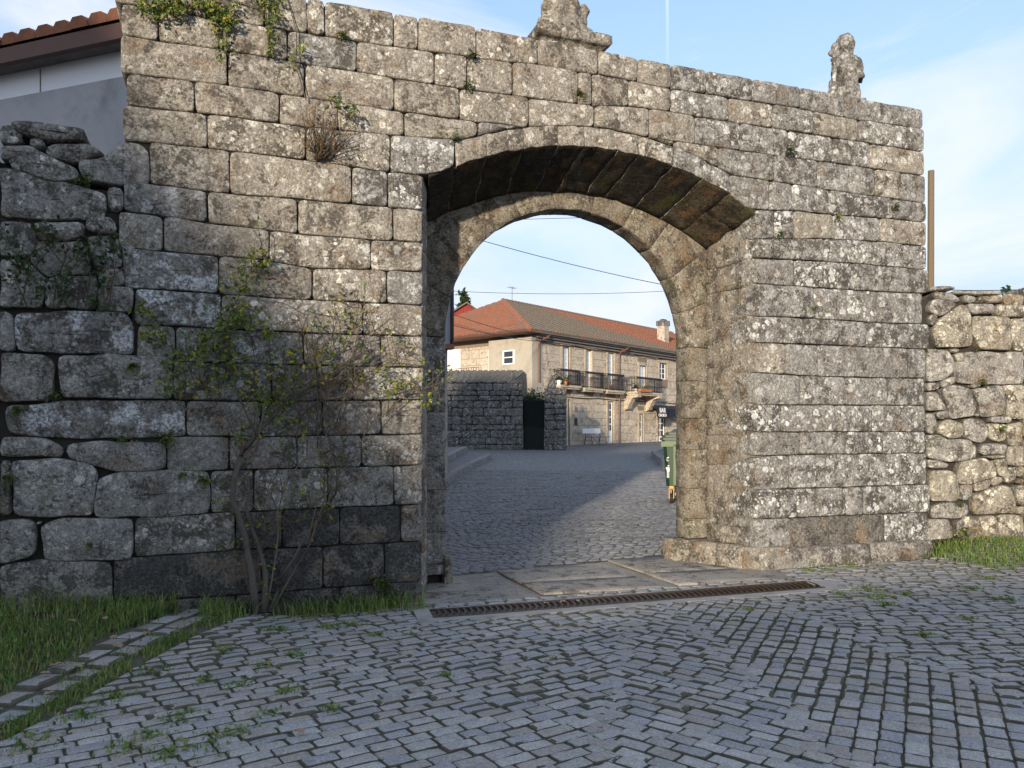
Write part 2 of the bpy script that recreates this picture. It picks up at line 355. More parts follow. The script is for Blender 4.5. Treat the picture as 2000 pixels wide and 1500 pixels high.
C17L = [(221, 1180), (500, 1160), (664, 1147), (830, 1135)]
C18L = [(221, 1260), (830, 1205)]
C4R = [(1300, 322), (1404, 338), (1513, 353), (1597, 367), (1709, 383), (1808, 397)]
C5R = [(1400, 402), (1476, 409), (1548, 411), (1618, 418), (1743, 427), (1808, 434)]
C6R = [(1470, 466), (1610, 466), (1719, 471), (1809, 481)]
C7R = [(1470, 503), (1660, 513), (1812, 527)]
C8R = [(1470, 553), (1590, 561), (1715, 569), (1815, 573)]
C9R = [(1470, 617), (1560, 620), (1714, 630), (1812, 633)]
C10R = [(1440, 668), (1600, 673), (1817, 682)]
C11R = [(1470, 727), (1598, 735), (1806, 739)]
C12R = [(1447, 790), (1806, 792)]
C13R = [(1470, 844), (1806, 843)]
C14R = [(1470, 892), (1563, 888), (1807, 885)]
C15R = [(1432, 957), (1540, 955), (1811, 946)]
C16R = [(1450, 1016), (1559, 1011), (1818, 1000)]
C17R = [(1470, 1076), (1540, 1073), (1812, 1060)]
XL, XR = 826, 1476                                     # image columns of the jamb edges (only used to say "this stone is a quoin")
courses = [
 (top_full, C1, [222, 300, 410, 517, 600, 634, 769, 817, 930, 1051, 1169, 1246, 1312, 1380, 1470, 1562, 1650, 1803]),
 (C1, C2, [236, 309, 428, 561, 697, 849, 912, 1002, 1128, 1157, 1228, 1311, 1424, 1510, 1588, 1677, 1804]),
 (C2, C3, [234, 445, 596, 771, 898, 1033, 1162, 1268, 1358, 1447, 1541, 1627, 1700, 1805]),
 (C3, C4L, [246, 380, 546, 660, 790, 934, 1010]),
 (C3, C4R, [1262, 1317, 1403, 1513, 1597, 1709, 1760, 1807]),
 (C4L, C5L, [238, 405, 598, 762, 888]),
 (C4R, C5R, [1424, 1504, 1548, 1618, 1743, 1808]),
 (C5L, C6L, [292, 449, 688, 757, XL]), (C5R, C6R, [XR, 1514, 1551, 1627, 1719, 1809]),
 (C6L, C7L, [241, 405, 582, 768, XL]), (C6R, C7R, [XR, 1512, 1609, 1766, 1811]),
 (C7L, C8L, [230, 318, 526, 725, XL]), (C7R, C8R, [XR, 1553, 1663, 1813]),
 (C8L, C9L, [240, 427, 610, 756, XL]), (C8R, C9R, [XR, 1590, 1714, 1803]),
 (C9L, C10L, [262, 432, 709, XL]), (C9R, C10R, [XR, 1568, 1692, 1815]),
 (C10L, C11L, [266, 342, 593, 745, XL]), (C10R, C11R, [XR, 1535, 1598, 1774, 1808]),
 (C11L, C12L, [337, 531, 620, 690, XL]), (C11R, C12R, [XR, 1563, 1652, 1733, 1807]),
 (C12L, C13L, [363, 510, 630, 745, XL]), (C12R, C13R, [XR, 1527, 1632, 1703, 1807]),
 (C13L, C14L, [324, 448, 580, 706, XL]), (C13R, C14R, [XR, 1563, 1652, 1725, 1808]),
 (C14L, C15L, [411, 496, 640, 770, XL]), (C14R, C15R, [XR, 1541, 1595, 1733, 1811]),
 (C15L, C16L, [262, 460, 551, 664, 783, XL]), (C15R, C16R, [XR, 1557, 1652, 1686, 1760, 1816]),
 (C16L, C17L, [221, 510, 631, 751, XL]), (C16R, C17R, [XR, 1545, 1621, 1730, 1813]),
 (C17L, C18L, [330, 462, 664, XL]),
]
def outside_arch(pts, rad):
    out = []
    for p in pts:
        v = p - Vector((ACX, ACZ)); 
        if v.length < rad and JL - .02 < p.x < JR + .02: 
            zz = ACZ + math.sqrt(max(0, rad * rad - (p.x - ACX) ** 2)); p = Vector((p.x, zz))
        out.append(p)
    return out
def reveal_shift(x, z, y):                 # jambs splay a little inwards behind the face
    if y > .03:
        if 1.2 < x < 2.2: x += max(0, 1 - abs(x - JL) / .1) * .17 * min(1, y / .8)
        elif 5.2 < x < 6.2: x -= max(0, 1 - abs(x - JR) / .1) * .12 * min(1, y / .8)
    return x, z
RIMPX = {}
for ci, (T, B, J) in enumerate(courses):
    for a, b in zip(J, J[1:]):
        pts = []
        k = max(1, int((b - a) / 28))
        for i in range(k + 1): x = a + (b - a) * i / k; p = on_plane(x, lerp_line(T, x)); pts.append(Vector((p.x, p.z)))
        for i in range(k, -1, -1): x = a + (b - a) * i / k; p = on_plane(x, lerp_line(B, x)); pts.append(Vector((p.x, p.z)))
        if T is C4L and b == 888: pts = [p if p.x < 1.7 else p for p in pts]
        jl = b == XL; jr = a == XR
        if T in (C3, C2): pts = outside_arch(pts, RE + .006)
        if (T is C4L and b == 888) or (T is C4R and a == 1424):
            # springers: lower inner corner is cut by the arch itself
            o2 = []
            for p in pts:
                zi = ACZ + math.sqrt(max(0, RI * RI - (p.x - ACX) ** 2)) if JL < p.x < JR else -1
                o2.append(Vector((p.x, max(p.y, zi))))
            pts = o2
        cl = []
        for p in pts:
            if not cl or (p - cl[-1]).length > .012: cl.append(p)
        xs = [p.x for p in cl]; zs = [p.y for p in cl]
        if max(zs) - min(zs) < .05: continue
        cx = sum(xs) / len(xs); cz = sum(zs) / len(zs)
        r = random.random()
        if cx > 5.0 and cz < 4.6: mt = M['ashlar_grey'] if r < .97 else M['ashlar']
        elif cz < .62 and cx < 2: mt = M['ashlar_black']
        elif cz < 1.0 and cx < 2: mt = M['ashlar_low'] if r < .7 else M['ashlar_black']
        elif cz < 2.4 and cx < 1.3: mt = M['ashlar_low']
        elif cx > 4.6: mt = M['ashlar_grey'] if r < .82 else M['ashlar']
        else: mt = M['ashlar'] if r < .85 else M['ashlar_grey']
        if 1.55 < cz < 3.4 and cx < 1.0 and (r > .72 or (T is C8L and a == 240) or (T is C9L and a == 262)): mt = M['ashlar_patch']
        if cx > 5.8 and .25 < cz < .7 and r < .7: mt = M['ashlar_part_black']
        kw = {}
        if jl or jr: kw = dict(depth=.80, mids=(.6, .4, .2), shift=reveal_shift)
        elif T is top_full: kw = dict(depth=1.25, mids=(.8, .4))
        elif cx > 7.6: kw = dict(depth=1.2, mids=(.8, .4))
        gpar(stone([tuple(p) for p in cl], mt, gate, proud=random.uniform(-.006, .012), gap=.0045, **kw))

# outer arch ring: wedge stones whose undersides make the dark splayed soffit
def arch_z(x, rad): return ACZ + math.sqrt(max(0, rad * rad - (x - ACX) ** 2))
vj = [on_plane(x, 300).x for x in (889, 950, 1022, 1090, 1140, 1205, 1248, 1316, 1373, 1424)]
def grid_block(name, fn, nu, nv, nw, m, parent, seed=0, amp=.012, mats=None):
    """fn(u, v, w) -> point for a bent box; faces on all six sides, displaced by noise."""
    idx = {}; vs = []; fs = []; mi = []
    def vid(i, j, k):
        if (i, j, k) not in idx:
            p = Vector(fn(i / nu, j / nv, k / nw)); q = noise.noise_vector(p * 6 + Vector((seed, 0, 0))) + noise.noise_vector(p * 17) * .5
            idx[(i, j, k)] = len(vs); vs.append(p + q * amp)
        return idx[(i, j, k)]
    def quad(a, b, c, d, s): fs.append((vid(*a), vid(*b), vid(*c), vid(*d))); mi.append(s)
    for i in range(nu):
        for j in range(nv):
            quad((i, j, 0), (i, j + 1, 0), (i + 1, j + 1, 0), (i + 1, j, 0), 1); quad((i, j, nw), (i + 1, j, nw), (i + 1, j + 1, nw), (i, j + 1, nw), 0)
    for i in range(nu):
        for k in range(nw):
            quad((i, 0, k), (i + 1, 0, k), (i + 1, 0, k + 1), (i, 0, k + 1), 0); quad((i, nv, k), (i, nv, k + 1), (i + 1, nv, k + 1), (i + 1, nv, k), 0)
    for j in range(nv):
        for k in range(nw):
            quad((0, j, k), (0, j, k + 1), (0, j + 1, k + 1), (0, j + 1, k), 1); quad((nu, j, k), (nu, j + 1, k), (nu, j + 1, k + 1), (nu, j, k + 1), 1)
    me = bpy.data.meshes.new(name); me.from_pydata([tuple(v) for v in vs], [], fs); me.validate(); me.update()
    me.materials.append(m)
    if mats: me.materials.append(mats); me.polygons.foreach_set('material_index', mi)
    me.polygons.foreach_set('use_smooth', [True] * len(me.polygons))
    bm = bmesh.new(); bm.from_mesh(me); bmesh.ops.recalc_face_normals(bm, faces=bm.faces)
    bmesh.ops.bevel(bm, geom=[e for e in bm.edges if len(e.link_faces) == 2 and e.calc_face_angle(0) > .9], offset=.005, segments=1, affect='EDGES'); bm.to_mesh(me); bm.free()
    return link(name, me, None, parent)
def soffit_x(x, y):                        # splay: behind the face the opening is a little smaller
    f = min(1, y / .8); l = JL + .17 * f; r = JR - .12 * f
    return l + (x - JL) / (JR - JL) * (r - l)
def soffit_z(x, y): return arch_z(x, RI) - .23 * min(1, y / .8)
for a, b in zip([JL] + vj, vj + [JR]):
    if a == JL: a2, b2, top = JL + .004, b - .004, None
    ga, gb = a + .0008, b - .0008
    lo_only = a == JL or b == JR            # behind the springers only the soffit stone shows
    def fn(u, v, w, ga=ga, gb=gb, lo=lo_only):
        x = ga + (gb - ga) * u; y = (.36 if lo else -.008) + (.80 - (.36 if lo else -.008)) * v
        zi = soffit_z(x, y); ze = arch_z(x, RE) - .006 + (.05 if lo else 0)
        xx = soffit_x(x, y) if w < .5 else x
        return (xx, y, zi + (ze - zi) * w)
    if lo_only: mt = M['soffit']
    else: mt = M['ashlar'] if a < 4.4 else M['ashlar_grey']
    gpar(grid_block('voussoir', fn, 5, 10, 2, M['soffit_bounce'] if lo_only and a > 4 else mt, gate, seed=3, amp=.018, mats=M['soffit_bounce'] if a > 4.55 else M['soffit']))
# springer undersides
for a, b, mt in ((JL, vj[0], M['soffit']), (vj[-1], JR, M['soffit_bounce'])):
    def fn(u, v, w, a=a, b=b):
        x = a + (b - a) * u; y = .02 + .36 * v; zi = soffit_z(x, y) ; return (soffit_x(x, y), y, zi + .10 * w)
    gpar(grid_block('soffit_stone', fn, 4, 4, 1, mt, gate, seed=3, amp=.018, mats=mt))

# inner order: thin semicircular ring set back in the passage, with its jambs
ICX, ICZ, IR = 3.70, 2.62, 1.49; Y1, Y2 = .80, 1.07
IL, IRX = ICX - IR, ICX + IR
nv_ = 11
for k in range(nv_):
    a0 = math.pi * (1 - k / nv_) - .0012; a1 = math.pi * (1 - (k + 1) / nv_) + .0012
    def fn(u, v, w, a0=a0, a1=a1):
        a = a0 + (a1 - a0) * u; rx, rz = math.cos(a), math.sin(a)
        ix, iz = ICX + IR * rx, ICZ + IR * rz
        ox = ICX + (IR + .45) * rx; oz = ICZ + (IR + .50) * rz
        ox = max(soffit_x(JL, .8) - .06, min(soffit_x(JR, .8) + .06, ox)); oz = min(oz, soffit_z(ox, .8) + .05)
        return (ix + (ox - ix) * w, Y1 + (Y2 - Y1) * v, iz + (oz - iz) * w)
    gpar(grid_block('inner_voussoir', fn, 5, 4, 3, M['inner'], gate, seed=6, amp=.013))
for sgn, xa, xb in ((-1, soffit_x(JL, .8) - .06, IL), (1, IRX, soffit_x(JR, .8) + .06)):
    # spandrel piece between ring and soffit, then the jamb courses below
    z = ICZ - .004; zb = .1 if sgn < 0 else .34
    hs = [.42, .38, .46, .36, .44, .34] if sgn < 0 else [.40, .44, .38, .46, .36, .4]
    i = 0
    while z > zb + .05:
        h = min(hs[i % 6], z - zb); 
        def fn(u, v, w, xa=xa, xb=xb, z=z, h=h, sgn=sgn):
            x = xa + (xb - xa) * u; y = Y1 + (Y2 - Y1) * v
            # rounded weathered nose on the passage side
            return (x + (0.02 * math.sin(v * math.pi) * (-sgn) if (u == 1 and sgn < 0) or (u == 0 and sgn > 0) else 0), y, z - h + .002 + (h - .004) * w)
        gpar(grid_block('jamb_stone', fn, 3, 3, 5, M['inner'] if sgn > 0 else M['ashlar_low'], gate, seed=6, amp=.014)); z -= h; i += 1
for sgn, xo in ((-1, soffit_x(JL, .8) - .06), (1, soffit_x(JR, .8) + .06)):
    def fn(u, v, w, sgn=sgn, xo=xo):
        xi = ICX + sgn * .75; x = xo + (xi - xo) * u; zt = soffit_z(min(max(x, 2.0), 5.45), .8) + .05
        zb = 2.9 if u == 0 else min(zt - .02, ICZ + math.sqrt(max(0, (IR + .16) ** 2 - (x - ICX) ** 2)))
        return (x, Y1 + .012 + (.2) * v, zb + (zt - zb) * w)
    gpar(grid_block('spandrel_stone', fn, 8, 2, 6, M['inner'], gate, seed=6, amp=.012))
# dark fill between ring and soffit, and rear part of the wall with a wider opening
def arch_ring_core(name, y0, y1, xl, xr, zspring, cx, rad_in, top, x_lo, x_hi, m, n=24, zb=-.2):
    """a slab of wall from x_lo to x_hi with an arched hole."""
    prof = [(xl, zb), (xl, zspring)]
    for i in range(1, n):
        x = xl + (xr - xl) * i / n; prof.append((x, rad_in(x)))
    prof += [(xr, zspring), (xr, zb)]
    vs = []; fs = []
    for y in (y0, y1):
        for (x, z) in prof: vs.append((x, y, z))
        for (x, z) in prof: vs.append((x, y, top))
        vs += [(x_lo, y, zb), (x_lo, y, top), (x_hi, y, zb), (x_hi, y, top)]
    P = len(prof); S = 2 * P + 4
    for s in (0, 1):
        o = s * S
        for i in range(P - 1):
            if abs(prof[i][0] - prof[i + 1][0]) < 1e-6: continue
            q = (o + i, o + i + 1, o + P + i + 1, o + P + i); fs.append(q if s else q[::-1])
        for q in ((o + 2 * P, o + 0, o + P, o + 2 * P + 1), (o + P - 1, o + 2 * P + 2, o + 2 * P + 3, o + 2 * P - 1)): fs.append(q if not s else q[::-1])
    for i in range(P - 1): fs.append((i, i + 1, S + i + 1, S + i))
    o = 2 * P
    fs += [(o + 1, o + 3, S + o + 3, S + o + 1), (o + 0, o + 1, S + o + 1, S + o + 0), (o + 2, S + o + 2, S + o + 3, o + 3)]
    return mesh(name, vs, fs, m, gate)
gx0, gx1 = -.76, 8.0
gpar(arch_ring_core('mortar_core', .045, .78, JL - .14, JR + .10, 4.0, ACX, lambda x: arch_z(x, RI) + .06, WALL_TOP - .04, gx0 + .04, gx1 - .05, M['core']))
gpar(arch_ring_core('rear_masonry', Y2 - .02, 1.32, JL - .12, JR + .12, 3.7, ACX, lambda x: arch_z(x, RI) + .12, WALL_TOP - .02, gx0 + .03, gx1 - .03, M['ashlar_grey']))
gpar(arch_ring_core('ring_filling', .87, Y2 - .03, IL - .05, IRX + .05, ICZ, ICX, lambda x: ICZ + math.sqrt(max(0, (IR + .06) ** 2 - (x - ICX) ** 2)), WALL_TOP - .06, gx0 + .05, gx1 - .06, M['core']))
# plinths
def slab_block(name, fn, m, par, seed, nu=8, nv=3, nw=3, amp=.012): return gpar(grid_block(name, fn, nu, nv, nw, m, par, seed=seed, amp=amp))
pl = [on_plane(x, 1000).x for x in (1476, 1500, 1572, 1690, 1810)]
for a, b in zip(pl, pl[1:]):
    zt = .30
    slab_block('plinth', lambda u, v, w, a=a, b=b: (a + .005 + (b - a - .01) * u, -.10 + .5 * v + .02 * (w > .9) * (v < .1), -.1 + (zt + .1 - .012 * random.random() * 0) * w), M['ashlar_low'], gate, a * 5)
# the plinth follows the right reveal into the passage and ends in a rounded nose
pth = [(5.60, -.10), (5.42, .08), (5.30, .42), (5.14, .70), (4.98, .86), (4.97, 1.04), (5.06, 1.16)]
for (a, b) in zip(pth, pth[1:]):
    def fn(u, v, w, a=a, b=b):
        x = a[0] + (b[0] - a[0]) * u; y = a[1] + (b[1] - a[1]) * u
        return (x + .42 * v - (.0 if w < .9 else -.02) * (1 - v), y + .02 * v, -.1 + .43 * w)
    slab_block('plinth', fn, M['reveal'], gate, a[0] * 3 + a[1], 3, 3, 3)
def fn(u, v, w):
    a = math.pi * (.5 - u) ; r = .13 * (1 - .35 * w * w)
    return (2.02 + .17 + r * math.cos(a) * (v if v > 0 else 0.02), .94 + (.15 + r * .3) * math.sin(a) * max(v, .02), -.05 + .36 * w)
slab_block('plinth', fn, M['inner'], gate, 4.4, 8, 2, 4, .01)
# a shallow brown rendering of weathered quoins on the right reveal: stones stacked behind the face edge
zc = 4.02; hts = [.47, .30, .42, .46, .38, .42, .36, .40, .30, .30]; i = 0
while zc > .36:
    h = min(hts[i % len(hts)], zc - .31)
    def fn(u, v, w, zc=zc, h=h):
        y = .045 + .75 * v; xf = soffit_x(JR, y) - .012
        zt = min(zc, soffit_z(JR - .02, y) + .03) if zc > 3.7 else zc
        # rounded, battered arris towards the face
        xf += .05 * max(0, 1 - v * 5) ** 2
        return (xf + .3 * u, y, zc - h + .002 + (zt - zc + h - .004) * w)
    gpar(grid_block('reveal_stone', fn, 1, 8, 5, M['reveal'], gate, seed=8, amp=.022)); zc -= h; i += 1
zc = 4.03; hts = [.36, .34, .38, .33, .40, .36]; i = 0
while zc > .0:
    h = min(hts[i % len(hts)], zc + .05)
    def fn(u, v, w, zc=zc, h=h):
        y = .05 + .75 * v; xf = soffit_x(JL, y) - .012 - .05 * max(0, 1 - v * 4)
        zt = min(zc, soffit_z(JL + .02, y) + .03) if zc > 3.7 else zc
        return (xf - .2 * (1 - u), y, zc - h + .002 + (zt - zc + h - .004) * w)
    gpar(grid_block('reveal_stone', fn, 1, 8, 5, M['ashlar_low'], gate, seed=8, amp=.012)); zc -= h; i += 1

# ------------------------------------------------------------------ carved stones on top of the gate
def remeshed(name, parts, vox, m, parent, amp=.012, freq=9):
    me = bpy.data.meshes.new(name); bm = bmesh.new()
    for kind, c, s, rot in parts:
        Mx = Matrix.Translation(c) @ rot.to_matrix().to_4x4() @ Matrix.Diagonal((*s, 1)) if rot else Matrix.Translation(c) @ Matrix.Diagonal((*s, 1))
        if kind == 's': bmesh.ops.create_icosphere(bm, subdivisions=3, radius=1, matrix=Mx)
        elif kind == 'b': bmesh.ops.create_cube(bm, size=2, matrix=Mx)
        elif kind == 'c': bmesh.ops.create_cone(bm, cap_ends=True, segments=16, radius1=1, radius2=.8, depth=2, matrix=Mx)
    bm.to_mesh(me); bm.free(); o = link(name, me, m, None)
    md = o.modifiers.new('r', 'REMESH'); md.mode = 'VOXEL'; md.voxel_size = vox
    sm = o.modifiers.new('s', 'SMOOTH'); sm.iterations = 3; sm.factor = .5
    dg = bpy.context.evaluated_depsgraph_get(); ev = bpy.data.meshes.new_from_object(o.evaluated_get(dg)); o.modifiers.clear(); o.data = ev
    for v in ev.vertices:
        q = noise.noise_vector(v.co * freq) + noise.noise_vector(v.co * freq * 2.7) * .5; v.co += q * amp
    if not ev.materials: ev.materials.append(m)
    ev.polygons.foreach_set('use_smooth', [True] * len(ev.polygons)); o.parent = parent
    return o
from mathutils import Euler
# saint figure with a staff, on the right
sx = on_plane(1646, 190, .22).x
st = thing('stone_statue', 'weathered granite figure of a robed saint holding a cross staff on the wall top', 'statue', (sx, .22, WALL_TOP - .03), R(-12)); st.scale = (1.15,) * 3
E = lambda a, b, c: Euler((R(a), R(b), R(c)))
body = [('c', (0.02, 0, .17), (.155, .115, .19), None), ('s', (.02, .0, .36), (.145, .105, .17), None), ('s', (.03, .01, .48), (.135, .10, .09), None),
        ('c', (.02, 0, .57), (.095, .085, .08), None), ('s', (.02, -.01, .655), (.095, .095, .11), None), ('s', (.02, 0, .71), (.08, .08, .06), None),
        ('s', (.155, -.02, .40), (.05, .06, .15), E(0, -12, 0)), ('s', (.10, -.09, .33), (.10, .05, .045), E(0, 25, 0)), ('s', (-.09, -.05, .42), (.05, .055, .11), E(0, 25, 0)),
        ('s', (-.12, -.08, .45), (.06, .04, .04), None), ('b', (0.02, 0, .02), (.17, .13, .04), None), ('s', (-.11, -.02, .14), (.06, .07, .15), E(0, 8, 0)),
        ('s', (-.13, -.03, .22), (.045, .05, .07), None), ('s', (.06, -.09, .15), (.03, .03, .15), E(0, 4, 0)), ('s', (-.03, -.1, .17), (.028, .03, .17), None), ('s', (.12, -.07, .15), (.03, .03, .14), E(0, -6, 0))]
remeshed('figure', body, .012, M['ashlar_grey'], st, .013, 11)
staff = [('b', (-.135, -.07, .36), (.02, .02, .22), E(0, 4, 0)), ('s', (-.125, -.07, .585), (.045, .035, .05), None), ('s', (-.165, -.07, .52), (.04, .03, .035), None), ('s', (-.10, -.07, .52), (.04, .03, .03), None)]
remeshed('cross_staff', staff, .010, M['ashlar_grey'], st, .004, 16)
# pedestal and broken carved coat of arms in the middle
px0, px1 = on_plane(1050, 90).x, on_plane(1194, 90).x
pc = (px0 + px1) / 2; pw = (px1 - px0) / 2 - .045
pd = thing('carved_finial', 'carved granite finial with scroll feet on a moulded pedestal above the arch', 'carving', (pc, .30, WALL_TOP - .06))
prof = [(-.03, .0), (-.03, .09), (-.01, .11), (.03, .12), (.045, .14), (.045, .215), (.02, .24)]
def fn_p(u, v, w):
    k = w * (len(prof) - 1); i = min(int(k), len(prof) - 2); f = k - i; o = prof[i][0] + (prof[i + 1][0] - prof[i][0]) * f; z = prof[i][1] + (prof[i + 1][1] - prof[i][1]) * f
    return ((u - .5) * 2 * (pw + o), (v - .5) * 2 * (.28 + o), z)
grid_block('pedestal', fn_p, 8, 6, 12, M['ashlar'], pd, amp=.006, seed=2)
carv = [('s', (-.04, 0, .52), (.20, .13, .26), None), ('s', (.10, 0, .46), (.17, .12, .20), None), ('s', (-.21, -.03, .37), (.095, .10, .095), None), ('s', (.24, -.03, .33), (.10, .10, .075), None),
        ('s', (-.12, -.10, .33), (.08, .06, .08), None), ('s', (.05, -.11, .36), (.07, .05, .1), None), ('s', (.16, -.1, .34), (.07, .06, .07), None), ('s', (-.19, -.02, .56), (.07, .08, .07), None),
        ('s', (.22, -.02, .58), (.06, .08, .08), None), ('s', (-.1, -.1, .5), (.06, .05, .12), None), ('s', (.08, -.1, .56), (.06, .05, .12), None), ('s', (0, 0, .80), (.17, .12, .16), None), ('s', (.0, 0, 1.0), (.09, .09, .12), None), ('s', (-.17, 0, .78), (.07, .07, .06), None), ('s', (.17, 0, .78), (.07, .07, .06), None)]
remeshed('scroll_carving', carv, .016, M['ashlar'], pd, .014, 12)
sh = MB(); sh.add([(-pw - .07, -.18, -.0), (-pw + .02, -.18, -.0), (-pw + .02, .2, 0), (-pw - .07, .2, 0), (-pw + .00, -.16, .2), (-pw + .05, -.16, .2), (-pw + .05, .18, .2), (-pw, .18, .2)], [(0, 3, 2, 1), (4, 5, 6, 7), (0, 1, 5, 4), (1, 2, 6, 5), (2, 3, 7, 6), (3, 0, 4, 7)])
sh.build('shoulder', M['ashlar'], pd)

# ------------------------------------------------------------------ rubble walls
def zpoly(pts, ox, oy, s): return [(ox + x * s, oy + y * s) for x, y in pts]
rl = thing('rubble_wall', 'dark rubble wall of big rounded granite blocks joining the gateway on the left', 'wall', (-1.5, 0, 0))
def lpar(o): o.matrix_parent_inverse = Matrix.Translation((1.5, 0, 0)); return o
left_px = [
 [(21, 236), (90, 240), (165, 252), (168, 274), (100, 272), (25, 258)], [(0, 245), (20, 245), (40, 262), (44, 280), (0, 282)], [(55, 268), (85, 268), (92, 284), (60, 290)], [(0, 285), (70, 286), (72, 300), (0, 312)],
 [(90, 282), (180, 284), (208, 300), (140, 316), (84, 300)], [(14, 300), (60, 290), (150, 330), (152, 350), (110, 352), (20, 328)],
 [(150, 312), (205, 306), (240, 278), (270, 280), (289, 296), (289, 359), (160, 352)], [(0, 322), (90, 346), (205, 376), (210, 408), (195, 428), (70, 426), (0, 420)],
 [(210, 366), (238, 366), (240, 408), (214, 410)], [(168, 426), (214, 424), (228, 446), (220, 456), (170, 452)], [(0, 432), (60, 434), (72, 470), (60, 500), (0, 500)],
 [(66, 432), (164, 434), (168, 456), (120, 470), (76, 468)], [(60, 474), (160, 470), (180, 530), (90, 540), (56, 510)], [(170, 460), (228, 458), (238, 520), (186, 530)],
 [(0, 504), (54, 508), (88, 545), (80, 600), (0, 600)], [(88, 546), (186, 536), (188, 604), (92, 602)], [(190, 560), (258, 562), (258, 608), (192, 606)], [(192, 530), (238, 524), (244, 556), (192, 556)],
 [(28, 612), (110, 608), (240, 610), (258, 630), (258, 692), (140, 690), (34, 684)], [(0, 606), (24, 612), (30, 684), (0, 686)], [(0, 690), (90, 696), (105, 712), (102, 782), (0, 784)], [(112, 696), (200, 692), (334, 700), (336, 778), (120, 776)], [(262, 640), (266, 700), (262, 700), (258, 640)],
 [(10, 792), (120, 784), (360, 782), (361, 853), (130, 856), (16, 848)], [(0, 790), (8, 792), (10, 846), (0, 848)], [(0, 854), (90, 858), (124, 872), (122, 892), (0, 890)], [(130, 866), (200, 862), (320, 866), (322, 914), (230, 922), (134, 894)],
 [(24, 900), (100, 896), (180, 908), (191, 930), (182, 1004), (110, 1012), (24, 1006)], [(0, 896), (20, 900), (20, 1008), (0, 1010)], [(192, 934), (240, 922), (408, 922), (409, 1003), (300, 1010), (186, 1008)],
 [(0, 1016), (56, 1014), (70, 1030), (66, 1084), (0, 1102)], [(80, 1030), (120, 1012), (258, 1014), (258, 1092), (90, 1094)], [(0, 1106), (90, 1096), (216, 1098), (219, 1186), (100, 1200), (0, 1200)], [(222, 1184), (330, 1176), (330, 1240), (222, 1250)],
 [(72, 1016), (86, 1016), (78, 1026), (72, 1024)], [(238, 458), (262, 462), (262, 560), (242, 556)]]
for k, P in enumerate(left_px):
    w_ = [on_plane(x, y) for x, y in P]
    if max(p.x for p in w_) - min(p.x for p in w_) < .04: continue
    big_ = (max(p.x for p in w_) - min(p.x for p in w_)) > .3
    lpar(stone([(p.x, p.z) for p in w_], M['ashlar_patch'] if k in (18, 23) else M['rubble'] if k % 4 else M['ashlar_low'], rl, depth=.5, gap=-.006, jit=.02 if big_ else .012, smooth=1, bulge=.014 if big_ else .012, rough=.03, edge=.014 if big_ else .012, step=.045, proud=random.uniform(-.02, .03)))
# the part left of the picture goes on in the same way
z = 0
while z < 3.7:
    h = random.uniform(.28, .5); x = -1.70
    while x > -6:
        w2 = random.uniform(.4, 1.0); lpar(stone([(x - w2, z), (x, z + random.uniform(-.03, .03)), (x, z + h), (x - w2, z + h + random.uniform(-.03, .03))], M['rubble'], rl, depth=.5, gap=-.002, jit=.024, smooth=1, bulge=.014, rough=.03, edge=.014, step=.05)); x -= w2
    z += h
lc = MB().box((-6, .06, -.1), (-.78, .7, 3.62)).box((-6, .12, 3.6), (-1.05, .7, 3.78)); lpar(lc.build('earth_core', M['core'], rl))
# right hand rubble wall, turned towards the viewer
ZR = 9.85
rr = thing('rubble_wall', 'pale sunlit drystone rubble wall with grass at its foot, right of the gateway', 'wall', tuple(at_depth(1812, 1055, ZR).to_3d()))
rr.location.z = 0
FR = Matrix.Translation(at_depth(1000, HOR, ZR)) @ Matrix.Rotation(-YAW, 4, 'Z')      # local x along the wall, y away from the viewer
FR.translation.z = 0
z3 = [[(200,105),(465,105),(470,145),(330,150),(200,145)],[(240,150),(430,160),(540,260),(480,275),(250,235)],[(440,145),(940,160),(955,200),(690,195),(430,180)],[(540,190),(680,215),(670,275),(545,275)],[(680,205),(940,200),(950,280),(700,280)],[(960,185),(1179,190),(1179,300),(960,290)],[(210,245),(290,235),(480,290),(360,390),(290,420),(160,350)],[(195,395),(280,400),(290,460),(220,520),(195,500)],[(300,440),(540,295),(615,370),(640,620),(640,730),(270,745),(215,560)],[(570,285),(850,290),(870,390),(640,395),(600,340)],[(870,290),(1179,300),(1179,430),(880,410)],[(640,410),(1020,420),(1060,540),(1040,770),(720,750),(640,610)],[(1030,440),(1179,440),(1179,780),(1060,770)],[(140,755),(370,770),(450,880),(440,1000),(330,1090),(160,1100)],[(370,760),(490,750),(500,800),(400,800)],[(430,810),(550,790),(560,890),(470,890)],[(560,790),(1179,790),(1179,1130),(900,1130),(480,1120),(440,1000),(460,910)],[(150,1110),(290,1110),(300,1170),(160,1200)],[(300,1090),(450,1040),(455,1110),(300,1170)],[(150,1210),(260,1210),(330,1330),(360,1390),(160,1410)],[(310,1180),(420,1130),(590,1180),(680,1330),(640,1470),(400,1490),(370,1370)],[(610,1130),(730,1120),(730,1160),(640,1170)],[(640,1180),(930,1140),(990,1260),(970,1460),(720,1470),(690,1300)],[(940,1140),(1179,1140),(1179,1500),(990,1480),(1010,1260)],[(250,1420),(380,1400),(380,1490),(270,1490)]]
